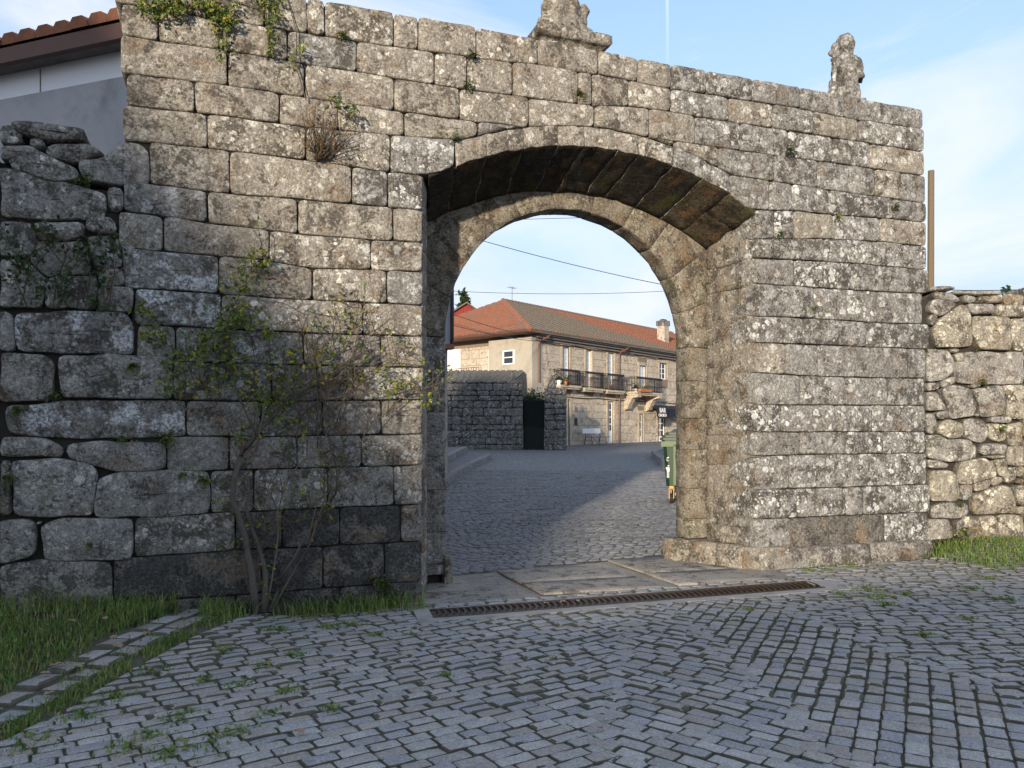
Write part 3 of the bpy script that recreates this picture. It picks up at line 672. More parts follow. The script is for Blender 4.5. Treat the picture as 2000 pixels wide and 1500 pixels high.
z4 = [[(130,40),(200,25),(230,100),(220,210),(150,220),(125,180)],[(245,120),(330,85),(440,110),(470,190),(420,255),(330,260),(235,200)],[(470,100),(560,75),(660,90),(700,230),(640,300),(560,280),(490,240)],[(690,120),(850,130),(850,270),(790,290),(700,260)],[(860,130),(1000,110),(1000,320),(880,320),(850,220)],[(115,225),(260,230),(320,265),(530,270),(540,440),(370,465),(135,430)],[(545,300),(580,310),(585,430),(545,440)],[(590,350),(650,300),(850,310),(830,400),(640,400)],[(140,440),(260,455),(350,490),(320,520),(150,520)],[(390,560),(440,460),(650,425),(740,500),(745,600),(520,660),(410,660)],[(850,330),(1000,320),(1000,500),(850,490)],[(740,450),(840,430),(840,600),(760,590)],[(840,510),(920,510),(920,620),(830,660),(810,600)],[(930,510),(1000,500),(1000,600),(930,600)],[(160,545),(350,540),(400,600),(410,790),(380,815),(165,815)],[(420,680),(540,660),(550,740),(500,810),(430,800)],[(550,660),(700,620),(700,690),(560,735)],[(700,610),(800,590),(800,650),(710,690)],[(550,770),(800,670),(890,680),(935,850),(930,920),(560,940),(540,860)],[(910,620),(1000,610),(1000,660),(910,650)],[(910,680),(1000,670),(1000,850),(935,850)],[(935,860),(1000,860),(1000,930),(935,930)],[(180,870),(280,830),(510,830),(520,940),(440,965),(180,965)],[(150,975),(330,975),(390,1070),(390,1140),(150,1165)],[(400,980),(470,970),(480,1060),(470,1130),(400,1140)],[(480,950),(760,945),(785,1040),(780,1165),(460,1165)],[(780,945),(1000,935),(1000,1160),(790,1160)],[(700,60),(890,70),(880,120),(700,115)],[(560,20),(600,40),(590,70),(555,60)],[(640,410),(830,405),(820,425),(700,440)]]
rp = [zpoly(P, 1780, 540, .1866) for P in z3] + [zpoly(P, 1780, 800, .22) for P in z4]
def rloc(px, py): return ((px - 1000) / FOC * ZR, CAM.z + (HOR - py) / FOC * ZR)
for k, P in enumerate(rp):
    Q = [rloc(*p) for p in P]; cx = sum(q[0] for q in Q) / len(Q)
    big_ = (max(q[0] for q in Q) - min(q[0] for q in Q)) > .3
    o = stone(Q, M['rubble_warm'] if (random.random() < .25 + (cx - 5.3) * .6) else M['rubble'], rr, frame=FR, depth=.4, gap=-.002, jit=.018 if big_ else .01, smooth=1, bulge=.016 if big_ else .012, rough=.03, edge=.013 if big_ else .010, step=.04, proud=random.uniform(-.02, .04))
    o.matrix_parent_inverse = Matrix.Translation(-rr.location)
z = .1
xe0 = rloc(2000, 800)[0]
while z < 3.3:
    h = random.uniform(.2, .42); x = xe0 + .01
    while x < xe0 + 4:
        w2 = random.uniform(.25, .8); o = stone([(x, z), (x + w2, z + random.uniform(-.03, .03)), (x + w2, z + h), (x, z + h)], M['rubble_warm'] if random.random() < .6 else M['rubble'], rr, frame=FR, depth=.4, gap=-.002, jit=.024, smooth=1, bulge=.014, rough=.03, edge=.013, step=.05); o.matrix_parent_inverse = Matrix.Translation(-rr.location); x += w2
    z += h
cz_ = rloc(1900, 582)[1]
o = MB().box((4.7, .09, -.1), (xe0 + 4, .6, cz_), FR).build('earth_core', M['core'], rr); o.matrix_parent_inverse = Matrix.Translation(-rr.location)

def pin(o):                                # child geometry given in world coordinates: undo the parent's placement
    p = o.parent; o.matrix_parent_inverse = (Matrix.Translation(p.location) @ p.rotation_euler.to_matrix().to_4x4()).inverted(); return o
# ------------------------------------------------------------------ ground
def sheet(name, xs, ys, dz, m, kind='structure', keep=None):
    vs = [(x, y, ground_z(x, y) + dz) for y in ys for x in xs]; n = len(xs); fs = []
    for j in range(len(ys) - 1):
        for i in range(n - 1):
            if keep and not keep((xs[i] + xs[i + 1]) / 2, (ys[j] + ys[j + 1]) / 2): continue
            fs.append((j * n + i, j * n + i + 1, (j + 1) * n + i + 1, (j + 1) * n + i))
    o = mesh(name, vs, fs, m, None, True); return tag(o, kind=kind)
def frange(a, b, s): return [a + s * i for i in range(int(round((b - a) / s)) + 1)]
xs = [-1500, -700, -300, -120, -60, -30, -15] + frange(-8, 14, .25) + [17, 22, 30, 45, 60, 120, 300, 700, 1500]
ys = [-1500, -600, -200, -80, -40, -20] + frange(-10, 12, .25) + [14, 17, 20, 24, 28, 32, 37, 42, 48, 55, 60, 61, 80, 120, 250, 600, 1500]
sheet('ground', xs, ys, -.05, M['soil'])
# kerb line between the grass bank and the cobbles, and the drain line
KA, KB = Vector((-.10, -.36)), Vector((-1.16, -2.34)); kd = (KB - KA).normalized(); kn = Vector((kd.y, -kd.x))
if kn.x > 0: kn = -kn                                   # kn points to the grass side
DA = on_ground(842, 1199); DB = on_ground(1592, 1142); DA = Vector((DA.x, DA.y)); DB = Vector((DB.x, DB.y))
dd = (DB - DA).normalized(); dn = Vector((-dd.y, dd.x))  # dn points to the gate
def drain_side(p): return (Vector(p) - DA).dot(dn)
def is_pave(x, y):
    p = Vector((x, y))
    if (p - KA).dot(kn) > .42: return False
    return y < -.02 and x < 16
sheet('pavement', frange(-9, 16, .125), frange(-9, 0, .125), -.016, M['bed'], keep=lambda x, y: is_pave(x, y))
pavement = bpy.data.objects['pavement']
def clip(poly, hp):                        # half planes (point, inward normal)
    for (q, n) in hp:
        out = []
        for i in range(len(poly)):
            a, b = poly[i - 1], poly[i]; da, db = (a - q).dot(n), (b - q).dot(n)
            if da >= 0: 
                out.append(a) if not out or (out[-1] - a).length > 1e-6 else None
            if da * db < 0: out.append(a + (b - a) * (da / (da - db)))
        poly = out
        if len(poly) < 3: return []
    res = []
    for p in poly:
        if not res or (p - res[-1]).length > .01: res.append(p)
    if len(res) > 2 and (res[0] - res[-1]).length < .01: res.pop()
    return res if len(res) > 2 else []
def parea(P): return abs(sum(P[i].x * P[(i + 1) % len(P)].y - P[(i + 1) % len(P)].x * P[i].y for i in range(len(P)))) / 2
def cob_geo(P, seed, hgt=.0, gap=.0034, step=.042, jit=.0035, tilt=.03, lo=False, flat=False):
    P = shrink([tuple(p) for p in P], gap); r0 = random.Random(seed * 3.1); Q = []
    for i in range(len(P)):                # chipped corners, slightly bowed sides
        p0, p1, p2 = P[i - 1], P[i], P[(i + 1) % len(P)]; a_ = p0 - p1; b_ = p2 - p1; ca = min(a_.length * .3, r0.uniform(.006, .017)); cb = min(b_.length * .3, r0.uniform(.006, .017))
        Q.append(p1 + a_.normalized() * ca)
        if not lo: Q.append(p1 + (a_.normalized() * ca + b_.normalized() * cb) * .28)
        Q.append(p1 + b_.normalized() * cb)
        if b_.length > .09 and not lo:
            nrm = Vector((-b_.y, b_.x)).normalized()
            for f_ in ((.5,) if b_.length < .15 else (.34, .66)): Q.append(p1 + b_ * f_ + nrm * r0.uniform(-.004, .004))
    P = Q; n = len(P)
    if sum(P[i].x * P[(i + 1) % n].y - P[(i + 1) % n].x * P[i].y for i in range(n)) < 0: P.reverse()
    c = sum(P, Vector((0, 0))) / n; r = random.Random(seed); tx, ty = r.uniform(-tilt, tilt), r.uniform(-tilt, tilt); z0 = ground_z(c.x, c.y) + hgt + r.uniform(-.006, .005)
    vs = []
    R_ = ((0, -.045), (0, -.014), (.07, -.003), (.32, .002)) if lo else ((0, -.05), (0, -.014), (.05, -.004), (.2, 0), (.62, .002))
    if flat: R_ = ((0, -.02), (0, -.004), (.01, 0), (.5, .0))
    for k, dz in R_:
        for p in P:
            q = p.lerp(c, k); nz = noise.noise(Vector((q.x * 16, q.y * 16, seed))) * .004 if dz > -.04 else 0
            vs.append((q.x, q.y, z0 + dz + nz + (q.x - c.x) * tx + (q.y - c.y) * ty))
    fs = [(a * n + i, a * n + (i + 1) % n, (a + 1) * n + (i + 1) % n, (a + 1) * n + i) for a in range(len(R_) - 1) for i in range(n)]
    fs.append(tuple((len(R_) - 1) * n + i for i in range(n)))
    return vs, fs, c
def rows(org, ang, rw, l0, l1, soft, hp, box, seed):
    r = random.Random(seed); u = Vector((math.cos(ang), math.sin(ang))); v = Vector((-u.y, u.x)); org = Vector(org); out = []
    ext = 16; k = -int(ext / rw); y = k * rw
    while y < ext:
        w_ = rw * r.uniform(.93, 1.07); x = -ext + r.uniform(0, .2)
        while x < ext:
            l = r.uniform(l0, l1); bend = .05 * noise.noise(Vector((x * .35, y * .35, seed)))
            mid = org + u * (x + l / 2) + v * (y + w_ / 2)
            if box[0] < mid.x < box[1] and box[2] < mid.y < box[3]:
                j = lambda: r.uniform(-.004, .004)
                P = [org + u * (x + a * l + j()) + v * (y + b * w_ + j() + bend) for a, b in ((0, 0), (1, 0), (1, 1), (0, 1))]
                if any((mid - q).dot(n) < -.06 for q, n in soft): x += l; continue
                if all((p - q).dot(n) > 0 for p in P for q, n in hp): out.append(P)
                else:
                    Q = clip(P, hp)
                    if Q and parea(Q) > .002: out.append(Q)
            x += l
        y += w_
    return out
def g2(px, py): p = on_ground(px, py); return Vector((p.x, p.y))
def hp_line(a, b, inside):                 # half plane through a, b that contains 'inside'
    n = Vector((-(b - a).y, (b - a).x)).normalized()
    if (inside - a).dot(n) < 0: n = -n
    return (a, n)
s1a, s1b = g2(1235, 1195), g2(1185, 1420); s2a, s2b = g2(1330, 1200), g2(1625, 1470); s3a, s3b = g2(1540, 1190), g2(1960, 1352)
pA, pB, pC, pD = g2(900, 1300), g2(1300, 1360), g2(1700, 1400), g2(1850, 1230)
drainhp = (DA - dn * .25, -dn)
wallhp = (Vector((0, -.20)), Vector((0, -1)))
kerbhp = (KA - kn * .15, -kn)
zoneA = rows((1.4, -2.3), R(13), .102, .14, .225, [hp_line(s1a, s1b, pA)], [drainhp, kerbhp, (Vector((0, -.22)), Vector((0, -1)))], (-7, 4, -7.2, .0), 1)
zoneA += rows((1.4, -2.3), R(13), .102, .14, .225, [], [(Vector((DA.x - .15, 0)), Vector((-1, 0))), (DA - dn * .25, dn), kerbhp, (Vector((0, -.15)), Vector((0, -1)))], (-2, 2, -1.5, .0), 1)
zoneB = rows((2.4, -3.2), R(-60), .102, .14, .225, [hp_line(s1a, s1b, pB), hp_line(s2a, s2b, pB)], [drainhp], (-1, 6, -7.2, 0), 2)
zoneC = rows((4.0, -2.8), R(43), .115, .11, .175, [hp_line(s2a, s2b, pC), hp_line(s3a, s3b, pC)], [drainhp], (0, 11, -7.2, 0), 3)
def inD(P): c = sum(P, Vector((0, 0))) / len(P); return True
zoneD = rows((6.5, -1.5), R(-17), .092, .14, .225, [hp_line(s3a, s3b, pD)], [wallhp], (4, 14, -7.2, -.1), 4)
zoneD = [P for P in zoneD if not (DA.x - .3 < sum(p.x for p in P) / len(P) < DB.x + .12 and drain_side(sum(P, Vector((0, 0))) / len(P)) > -.27)]
# setts in the kerb strip by the grass
kerb = []
for r_ in range(2):
    s = -.6
    while s < 6.5:
        l = random.uniform(.17, .27); a = KA + kd * s + kn * (.0 + .17 * r_ + random.uniform(-.015, .015)); P = [a, a + kd * l, a + kd * l + kn * .165, a + kn * .165]
        if random.random() < .94: kerb.append(P)
        s += l + .004
# setts between drain and threshold slabs
behind = []
for r_ in range(2):
    s = .05
    while s < (DB - DA).length + .1:
        l = random.uniform(.14, .2); a = DA + dd * s + dn * (.205 + .105 * r_); behind.append([a, a + dd * l, a + dd * l + dn * .1, a + dn * .1]); s += l
cobs = []
for Z_, lst in (('A', zoneA), ('B', zoneB), ('C', zoneC), ('D', zoneD), ('K', kerb), ('E', behind)):
    for P in lst:
        c = sum(P, Vector((0, 0))) / len(P); v = Vector((c.x, c.y, 0)) - CAM; zc = v.dot(FW); xc = v.dot(RT)
        if zc < .6 or abs(xc) > zc * 1.15 + .8: continue
        vis = abs(xc) < zc * .66 and zc > 3.5
        cobs.append((zc if vis else zc + 100, P))
cobs.sort(key=lambda q: q[0])
def dirty(o, F, thr_=.0075):                           # soil and moss cling to the sides and worn arrises of every sett
    o.data.materials.append(M['bed']); zs = [v.co.z for v in o.data.vertices]
    for p in o.data.polygons:
        w = [zs[i] for i in p.vertices]
        if max(w) - min(w) > thr_ and len(w) == 4: p.material_index = 1
def join_polys(name, lst, m, parent, kind='stuff', gen=cob_geo):
    V = []; F = []
    for i, q in enumerate(lst):
        v, f, _ = gen(q, i * 1.37 + .5, lo=True); n = len(V); V += v; F += [tuple(k + n for k in g) for g in f]
    o = mesh(name, V, F, m, parent, True); tag(o, kind=kind); dirty(o, F, .0155 if gen is not cob_geo else .0075); return o
# rows of random tint need per-piece variation inside the joined mesh too: use several materials
def cobmat(name, k): 
    return granite(name, tuple(x * k[i] for i, x in enumerate((.41, .40, .39))), tuple(x * k[i] for i, x in enumerate((.33, .323, .317))), dark_amt=.0, ochre=0, lich_amt=0, moss=.06, bump_s=.35, rough=.75, fine=1.4)
CM = [M['cobble'], cobmat('blue_cobble', (.9, .93, .99)), cobmat('brown_cobble', (.98, .94, .89)), cobmat('pale_cobble', (1.12, 1.12, 1.12))]
for i, (_, P) in enumerate(cobs[:300]):
    v, f, c = cob_geo(P, i * 2.11 + .3); o = mesh('cobble', v, f, random.choice(CM), pavement, True); dirty(o, f)
rest = [P for _, P in cobs[300:]]
for k in range(4): join_polys('cobbles', [P for i, P in enumerate(rest) if (i * 7919) % 4 == k], CM[k], pavement)
# threshold slabs in the passage
tx0, tx1 = 1.7, 5.5
slabs = []
ya = [.0, .0]
def thr(x): return (DA + dd * ((x - DA.x) / dd.x)).y + .43
bx = [1.55, 2.9, 4.3, 5.62]
for a, b in zip(bx, bx[1:]):
    m1 = random.uniform(.25, .45)
    for q0, q1 in ((0, m1), (m1, 1)):
        P = [Vector((a, thr(a) + (1.15 - thr(a)) * q0)), Vector((b, thr(b) + (1.15 - thr(b)) * q0)), Vector((b, thr(b) + (1.15 - thr(b)) * q1)), Vector((a, thr(a) + (1.15 - thr(a)) * q1))]
        slabs.append(P)
sheet('threshold', frange(1.3, 6.0, .1), frange(-1.0, 1.3, .1), -.012, M['slab'], keep=lambda x, y: drain_side((x, y)) > .15)
threshold = bpy.data.objects['threshold']
for i, P in enumerate(slabs):
    v, f, c = cob_geo(P, i + .2, hgt=-.002, gap=.001, step=.12, jit=.004, tilt=.002, flat=True); mesh('slab', v, f, M['slab'], threshold, True)
# the street behind the gate
def at_cam(xc, zc): p = CAM + FW * zc + RT * xc; return Vector((p.x, p.y))
stx = frange(-14, 40, .5); sty = [1.15] + frange(2, 58, 1.0)
m_, t_, b_ = newmat('far_cobbles'); p_ = geo(t_); br = N(t_, 'ShaderNodeTexBrick'); br.inputs['Scale'].default_value = 1; br.inputs['Brick Width'].default_value = .16; br.inputs['Row Height'].default_value = .085; br.inputs['Mortar Size'].default_value = .012
mp_ = N(t_, 'ShaderNodeMapping'); mp_.inputs['Rotation'].default_value = (0, 0, R(12)); t_.links.new(p_, mp_.inputs[0]); t_.links.new(mp_.outputs[0], br.inputs['Vector'])
br.inputs['Color1'].default_value = (.215, .218, .227, 1); br.inputs['Color2'].default_value = (.15, .152, .16, 1); br.inputs['Mortar'].default_value = (.05, .05, .045, 1)
cc_ = mixc(t_, 1., br.outputs['Color'], mixc(t_, ramp(t_, noise_tex(t_, p_, 8, 5, .75), .3, .7), (.5, .5, .5), (1.5, 1.5, 1.5)), 'MULTIPLY'); t_.links.new(cc_, b_.inputs['Base Color']); b_.inputs['Roughness'].default_value = .75
bump(t_, b_, math2(t_, 'SUBTRACT', noise_tex(t_, p_, 11, 4, .7), br.outputs['Fac']), .6, .02); M['far_cobble'] = m_
def keep_bed(x, y):
    return True
sheet('road', stx, sty, -.012, M['far_cobble'], keep=lambda x, y: y > 1.15)
road = bpy.data.objects['road']
rc = []
ru = Vector((math.cos(R(-10)), math.sin(R(-10)))); rv = Vector((-ru.y, ru.x)); rnd_ = random.Random(5)
y = 0
while y < 24:
    w_ = .085 * rnd_.uniform(.93, 1.07); x = -6 + rnd_.uniform(0, .2)
    while x < 22:
        l = rnd_.uniform(.12, .19); mid = Vector((2, 1.2)) + ru * (x + l / 2) + rv * (y + w_ / 2); zc = (Vector((*mid, 0)) - CAM).dot(FW); xc = (Vector((*mid, 0)) - CAM).dot(RT)
        if mid.y > 1.24 and -.17 * zc < xc < .30 * zc and zc < 24 and xc > -2.0: rc.append([Vector((2, 1.2)) + ru * (x + a * l) + rv * (y + b * w_ + .03 * noise.noise(Vector((x * .5, y, 1)))) for a, b in ((0, 0), (1, 0), (1, 1), (0, 1))])
        x += l
    y += w_
def cob_lo(P, seed, lo=True):
    r = random.Random(seed); c = sum(P, Vector((0, 0))) / 4; z0 = ground_z(c.x, c.y) + r.uniform(-.004, .006); tx, ty = r.uniform(-.03, .03), r.uniform(-.03, .03); vs = []
    for g, dz in ((.006, -.03), (.007, -.010), (.022, .002)):
        for p in P:
            d = (c - p).normalized(); q = p + d * g * 1.3 + Vector((r.uniform(-.004, .004), r.uniform(-.004, .004))); vs.append((q.x, q.y, z0 + dz + (q.x - c.x) * tx + (q.y - c.y) * ty))
    fs = [(a * 4 + i, a * 4 + (i + 1) % 4, (a + 1) * 4 + (i + 1) % 4, (a + 1) * 4 + i) for a in range(2) for i in range(4)] + [(8, 9, 10, 11)]
    return vs, fs, c
RM = [granite('road_cobble_granite', tuple(.78 * k * x for x in (.30, .30, .305)), tuple(.78 * k * x for x in (.24, .242, .25)), dark_amt=0, ochre=0, lich_amt=0, moss=.05, bump_s=.35, rough=.75, fine=1.2) for k in (.85, 1.0, 1.15, .95)]
for k in range(4): join_polys('road_cobbles', [P for i, P in enumerate(rc) if (i * 7919) % 4 == k], RM[k], road, gen=cob_lo)

# ------------------------------------------------------------------ drain channel
dr = thing('drain_grate', 'long rusty iron drain grate with slanting bars set in pale cement before the gate', 'drain', (*((DA + DB) / 2), ground_z(3.6, -.7)))
L_ = (DB - DA).length; ang_ = math.atan2(dd.y, dd.x)
def dpt(s, t, z=0): q = DA + dd * s + dn * t; return Vector((q.x, q.y, ground_z(q.x, q.y) + z))
def strip(s0, s1, t0, t1, z0, z1, n=16):
    vs = []; fs = []
    for i in range(n + 1):
        s = s0 + (s1 - s0) * i / n; vs += [dpt(s, t0, z0), dpt(s, t1, z0), dpt(s, t1, z1), dpt(s, t0, z1)]
    for i in range(n):
        for k in range(4): a = i * 4 + k; b = i * 4 + (k + 1) % 4; fs.append((a, b, b + 4, a + 4))
    fs += [(3, 2, 1, 0), (n * 4, n * 4 + 1, n * 4 + 2, n * 4 + 3)]
    return vs, fs
for (s0, s1, t0, t1) in ((-.14, L_ + .35, -.27, -.165), (-.14, -.0, -.165, .165), (L_, L_ + .3, -.165, .2), (-.1, L_ + .2, .165, .2)):
    v, f = strip(s0, s1, t0, t1, -.05, .003 + random.uniform(0, .003)); pin(mesh('cement_border', v, f, M['concrete'], dr))
for t0, t1 in ((-.165, -.13), (.13, .165)):
    v, f = strip(0, L_, t0, t1, -.05, .008); pin(mesh('side_rail', v, f, M['iron'], dr))
v, f = strip(0, L_, -.13, .13, -.15, -.10); pin(mesh('channel_floor', v, f, M['soil'], dr))
nb = 64
for i in range(nb):
    s = .03 + (L_ - .06) * i / (nb - 1); vs = []
    for k in range(4):
        t = -.132 + .264 * k / 3; ss = s + .05 * (k / 3) + .02 * math.sin(k * 1.2)
        for a, b in ((-.011, -.045), (.011, -.045), (.011, .006), (-.011, .006)): vs.append(dpt(ss + a, t, b))
    fs = [(k * 4 + j, k * 4 + (j + 1) % 4, k * 4 + 4 + (j + 1) % 4, k * 4 + 4 + j) for k in range(3) for j in range(4)] + [(3, 2, 1, 0), (12, 13, 14, 15)]
    pin(mesh('bar', vs, fs, M['iron'], dr))

# ------------------------------------------------------------------ the old house up the street
M['plaster'] = plain('stained_render', (.40, .36, .29), .9, .15, 3, dirt=.45, dirtc=(.16, .14, .11))
M['facade'] = granite('dressed_granite', (.56, .485, .385), (.46, .40, .32), dark_amt=.1, ochre=.3, lich_amt=.12, moss=0, bump_s=.3, fine=.6)
M['trim'] = granite('dressed_trim_granite', (.54, .46, .345), (.47, .395, .295), dark_amt=.05, ochre=.15, lich_amt=.05, moss=0, bump_s=.3, fine=.6)
M['joint'] = plain('wall_joint', (.22, .17, .12), .95, .2, 6)
M['white'] = plain('white_paint', (.74, .74, .72), .5, .06, 5)
M['blackiron'] = plain('black_iron', (.012, .012, .013), .5, .2, 10)
M['copper'] = plain('brown_pipe', (.16, .07, .04), .5, .2, 8)
M['brownwood'] = plain('brown_fascia', (.10, .045, .03), .6, .25, 8)
M['soffitwood'] = plain('eaves_board', (.22, .10, .06), .7, .2, 6)
M['glass'] = plain('dark_glass', (.03, .035, .045), .08, .2, 3, spec=.6)
M['slate'] = plain('grey_cornice', (.20, .18, .16), .85, .25, 6, dirt=.5)
M['terracotta'] = plain('terracotta', (.42, .14, .05), .8, .3, 20)
M['navy'] = plain('navy_canvas', (.012, .014, .03), .8, .2, 10)
M['redwood'] = plain('red_boards', (.26, .035, .03), .75, .35, 12)
def tilemat(name, a, b, dirt, dc):
    m, t, bb = newmat(name); p = geo(t); n = noise_tex(t, p, 5, 8, .75); f = noise_tex(t, p, 30, 3, .7)
    c = mixc(t, ramp(t, n, .35, .65), a, b); c = mixc(t, math2(t, 'MULTIPLY', ramp(t, f, .52, .64), dirt), c, dc)
    t.links.new(c, bb.inputs['Base Color']); bb.inputs['Roughness'].default_value = .9; return m
M['tile_red'] = tilemat('red_roof_tile', (.33, .125, .06), (.23, .09, .05), .55, (.13, .10, .07))
M['tile_grey'] = tilemat('weathered_roof_tile', (.20, .155, .11), (.14, .115, .085), .6, (.09, .085, .07))
M['tile_dark'] = tilemat('lichened_grey_tile', (.12, .115, .11), (.07, .07, .068), .6, (.25, .25, .24))
FA = R(29.4)                                # heading of the street front
CZ = 41.4; c0 = at_cam((1046 - 1000) / FOC * CZ, CZ); fx = Vector((math.cos(FA), math.sin(FA))); fy = Vector((-fx.y, fx.x))
gz0 = ground_z(c0.x, c0.y) - .1
def fac(px, py, back=0.):                   # along the street front: (s, height)
    u = (px - 1000) / FOC; d = FW + RT * u; d2 = Vector((d.x, d.y)); o = Vector((CAM.x, CAM.y)); q = c0 + fy * back
    t = (q - o).dot(fy) / d2.dot(fy); p = o + d2 * t
    return ((p - c0).dot(fx), CAM.z + (HOR - py) / FOC * t)
def fac2(px, py, back=0.):                  # along the garden front: (t, height)
    u = (px - 1000) / FOC; d = FW + RT * u; d2 = Vector((d.x, d.y)); o = Vector((CAM.x, CAM.y)); q = c0 + fx * back
    t = (q - o).dot(fx) / d2.dot(fx); p = o + d2 * t
    return ((p - c0).dot(fy), CAM.z + (HOR - py) / FOC * t)
house = thing('stone_house', 'two-storey granite house with red tiled hip roof and iron balconies up the street', 'house', (c0.x, c0.y, 0), FA)
HL, HD = 25.0, 11.6
ez = fac(1046, 652)[1]                      # eaves height
def hp_(name, mb, m, par=house, smooth=False): return mb.build(name, m, par, smooth)
# openings on the street front, measured: (left, right, top, bottom) in the photograph
def frect(l, r, t, b):
    cx = (l + r) / 2; s0, _ = fac(l, 700); s1, _ = fac(r, 700); return (s0, s1, fac(cx, t)[1], fac(cx, b)[1])
op_up = [frect(1098.5, 1112, 677, 757), frect(1144.5, 1155.5, 683, 758), frect(1187.5, 1199, 689, 763)]
op_4 = frect(1249, 1262, 714, 768); op_win = frect(1288, 1302.5, 709, 741)
op_d1 = frect(1187, 1198.5, 784, 872); op_d2 = frect(1248.5, 1256, 808, 876); op_d0 = frect(1108.5, 1113, 780, 873); op_d3 = frect(1285, 1300, 812, 874)
opens = op_up + [op_4, op_win, op_d1, op_d2, op_d0, op_d3]
# body with dark joints behind the facing blocks
b = MB().box((.02, .31, gz0 - .5), (HL, HD, ez)); cuts = sorted({.02, HL} | {v for o in opens for v in o[:2]})
for a_, b_ in zip(cuts, cuts[1:]):
    z_ = gz0 - .5
    for o in sorted([o for o in opens if o[0] < (a_ + b_) / 2 < o[1]], key=lambda o: o[3]):
        if o[3] > z_ + .01: b.box((a_, .02, z_), (b_, .311, o[3]))
        z_ = o[2]
    b.box((a_, .02, z_), (b_, .311, ez))
hp_('wall', b, M['joint'])
def hits(s0, s1, z0, z1, O, pad=.0): return [o for o in O if s0 < o[1] + pad and s1 > o[0] - pad and z0 < o[2] + pad and z1 > o[3] - pad]
def facing(O, length, zlo, zhi, place, seed, m, n0=.33, lim=400, lmin=.45, lmax=1.1):
    r = random.Random(seed); z = zlo; cnt = 0
    while z < zhi - .08:
        h = min(r.uniform(n0 * .85, n0 * 1.2), zhi - z); x = 0.0
        if zhi - z - h < .12: h = zhi - z
        while x < length - .02:
            l = min(r.uniform(lmin, lmax), length - x); l = l if length - x - l > .25 else length - x
            segs = [(x, x + l)]
            for o in hits(x, x + l, z + .02, z + h - .02, O, .16):
                ns = []
                for a, b_ in segs:
                    if b_ <= o[0] - .16 or a >= o[1] + .16: ns.append((a, b_)); continue
                    if a < o[0] - .16: ns.append((a, o[0] - .16))
                    if b_ > o[1] + .16: ns.append((o[1] + .16, b_))
                segs = ns
            for a, b_ in segs:
                if b_ - a < .06: continue
                g = .009; e = .012; pr = r.uniform(.018, .03)
                vs = [(a + g, 0, z + g), (b_ - g, 0, z + g), (b_ - g, 0, z + h - g), (a + g, 0, z + h - g), (a + g, -pr + .006, z + g), (b_ - g, -pr + .006, z + g), (b_ - g, -pr + .006, z + h - g), (a + g, -pr + .006, z + h - g), (a + g + e, -pr, z + g + e), (b_ - g - e, -pr, z + g + e), (b_ - g - e, -pr, z + h - g - e), (a + g + e, -pr, z + h - g - e)]
                fs = [(0, 1, 5, 4), (1, 2, 6, 5), (2, 3, 7, 6), (3, 0, 4, 7), (4, 5, 9, 8), (5, 6, 10, 9), (6, 7, 11, 10), (7, 4, 8, 11), (8, 9, 10, 11)]
                o = mesh('block', [place(*v) for v in vs], fs, m, house); cnt += 1
            x += l
        z += h
    return cnt
vis_len = fac(1335, 700)[0]
facing(opens, vis_len, gz0 - .05, ez - .22, lambda x, y, z: (x, y + .02, z), 11, M['facade'], n0=.40, lmin=.6, lmax=1.35)
# surrounds: jambs, lintels, recessed leaves
def surround(o, door=True, white=True, mull=1, panes=4, gm='glass'):
    s0, s1, zt, zb = o
    for a, b_ in ((s0 - .16, s0), (s1, s1 + .16)): hp_('door_jamb' if door else 'window_jamb', MB().box((a, -.03, zb), (b_, .30, zt)), M['trim'])
    hp_('lintel', MB().box((s0 - .2, -.035, zt + .002), (s1 + .2, .30, zt + .2)), M['trim'])
    leaf = hp_('door' if door else 'window', MB().box((s0 + .002, .14, zb + .002), (s1 - .002, .29, zt - .002)), M['white'])
    w_ = s1 - s0
    # raised frame, glazing panes
    n = 2; ph = (zt - zb)
    for k in range(n):
        for r_ in range(panes):
            a = s0 + w_ * (.1 + .42 * k); b_ = a + w_ * .36; lo = zb + ph * (.34 if door else .06); hh = (zt - ph * .03 - lo) / panes
            hp_('pane', MB().box((a, .128, lo + hh * r_ + hh * .08), (b_, .136, lo + hh * (r_ + 1) - hh * .08)), M[gm], leaf)
    for k in range(n + 1): hp_('stile', MB().box((s0 + w_ * .5 * k - .025 * (k > 0), .115, zb + .01), (s0 + w_ * .5 * k + .025 * (k < n) + .0, .139, zt - .01)), M['white'], leaf)
    return leaf
M['curtain'] = plain('curtained_pane', (.46, .52, .60), .25, .08, 3)
for o in op_up + [op_4]: surround(o, True, panes=4, gm='curtain')
surround(op_d1, True, panes=4)
surround(op_d2, True, panes=3); surround(op_d0, True, panes=1); surround(op_d3, True, panes=3); surround(op_win, False, panes=3)
# small slit, vent and meter box
def fbox(name, l, r, t, b_, y0, y1, m):
    q = frect(l, r, t, b_); return hp_(name, MB().box((q[0], y0, q[3]), (q[1], y1, q[2])), m)
fbox('wall_slot', 1121.5, 1127.5, 817, 831, -.02, .02, M['blackiron']); fbox('meter_box', 1121.5, 1126.5, 795, 805, -.04, .02, M['slate'])
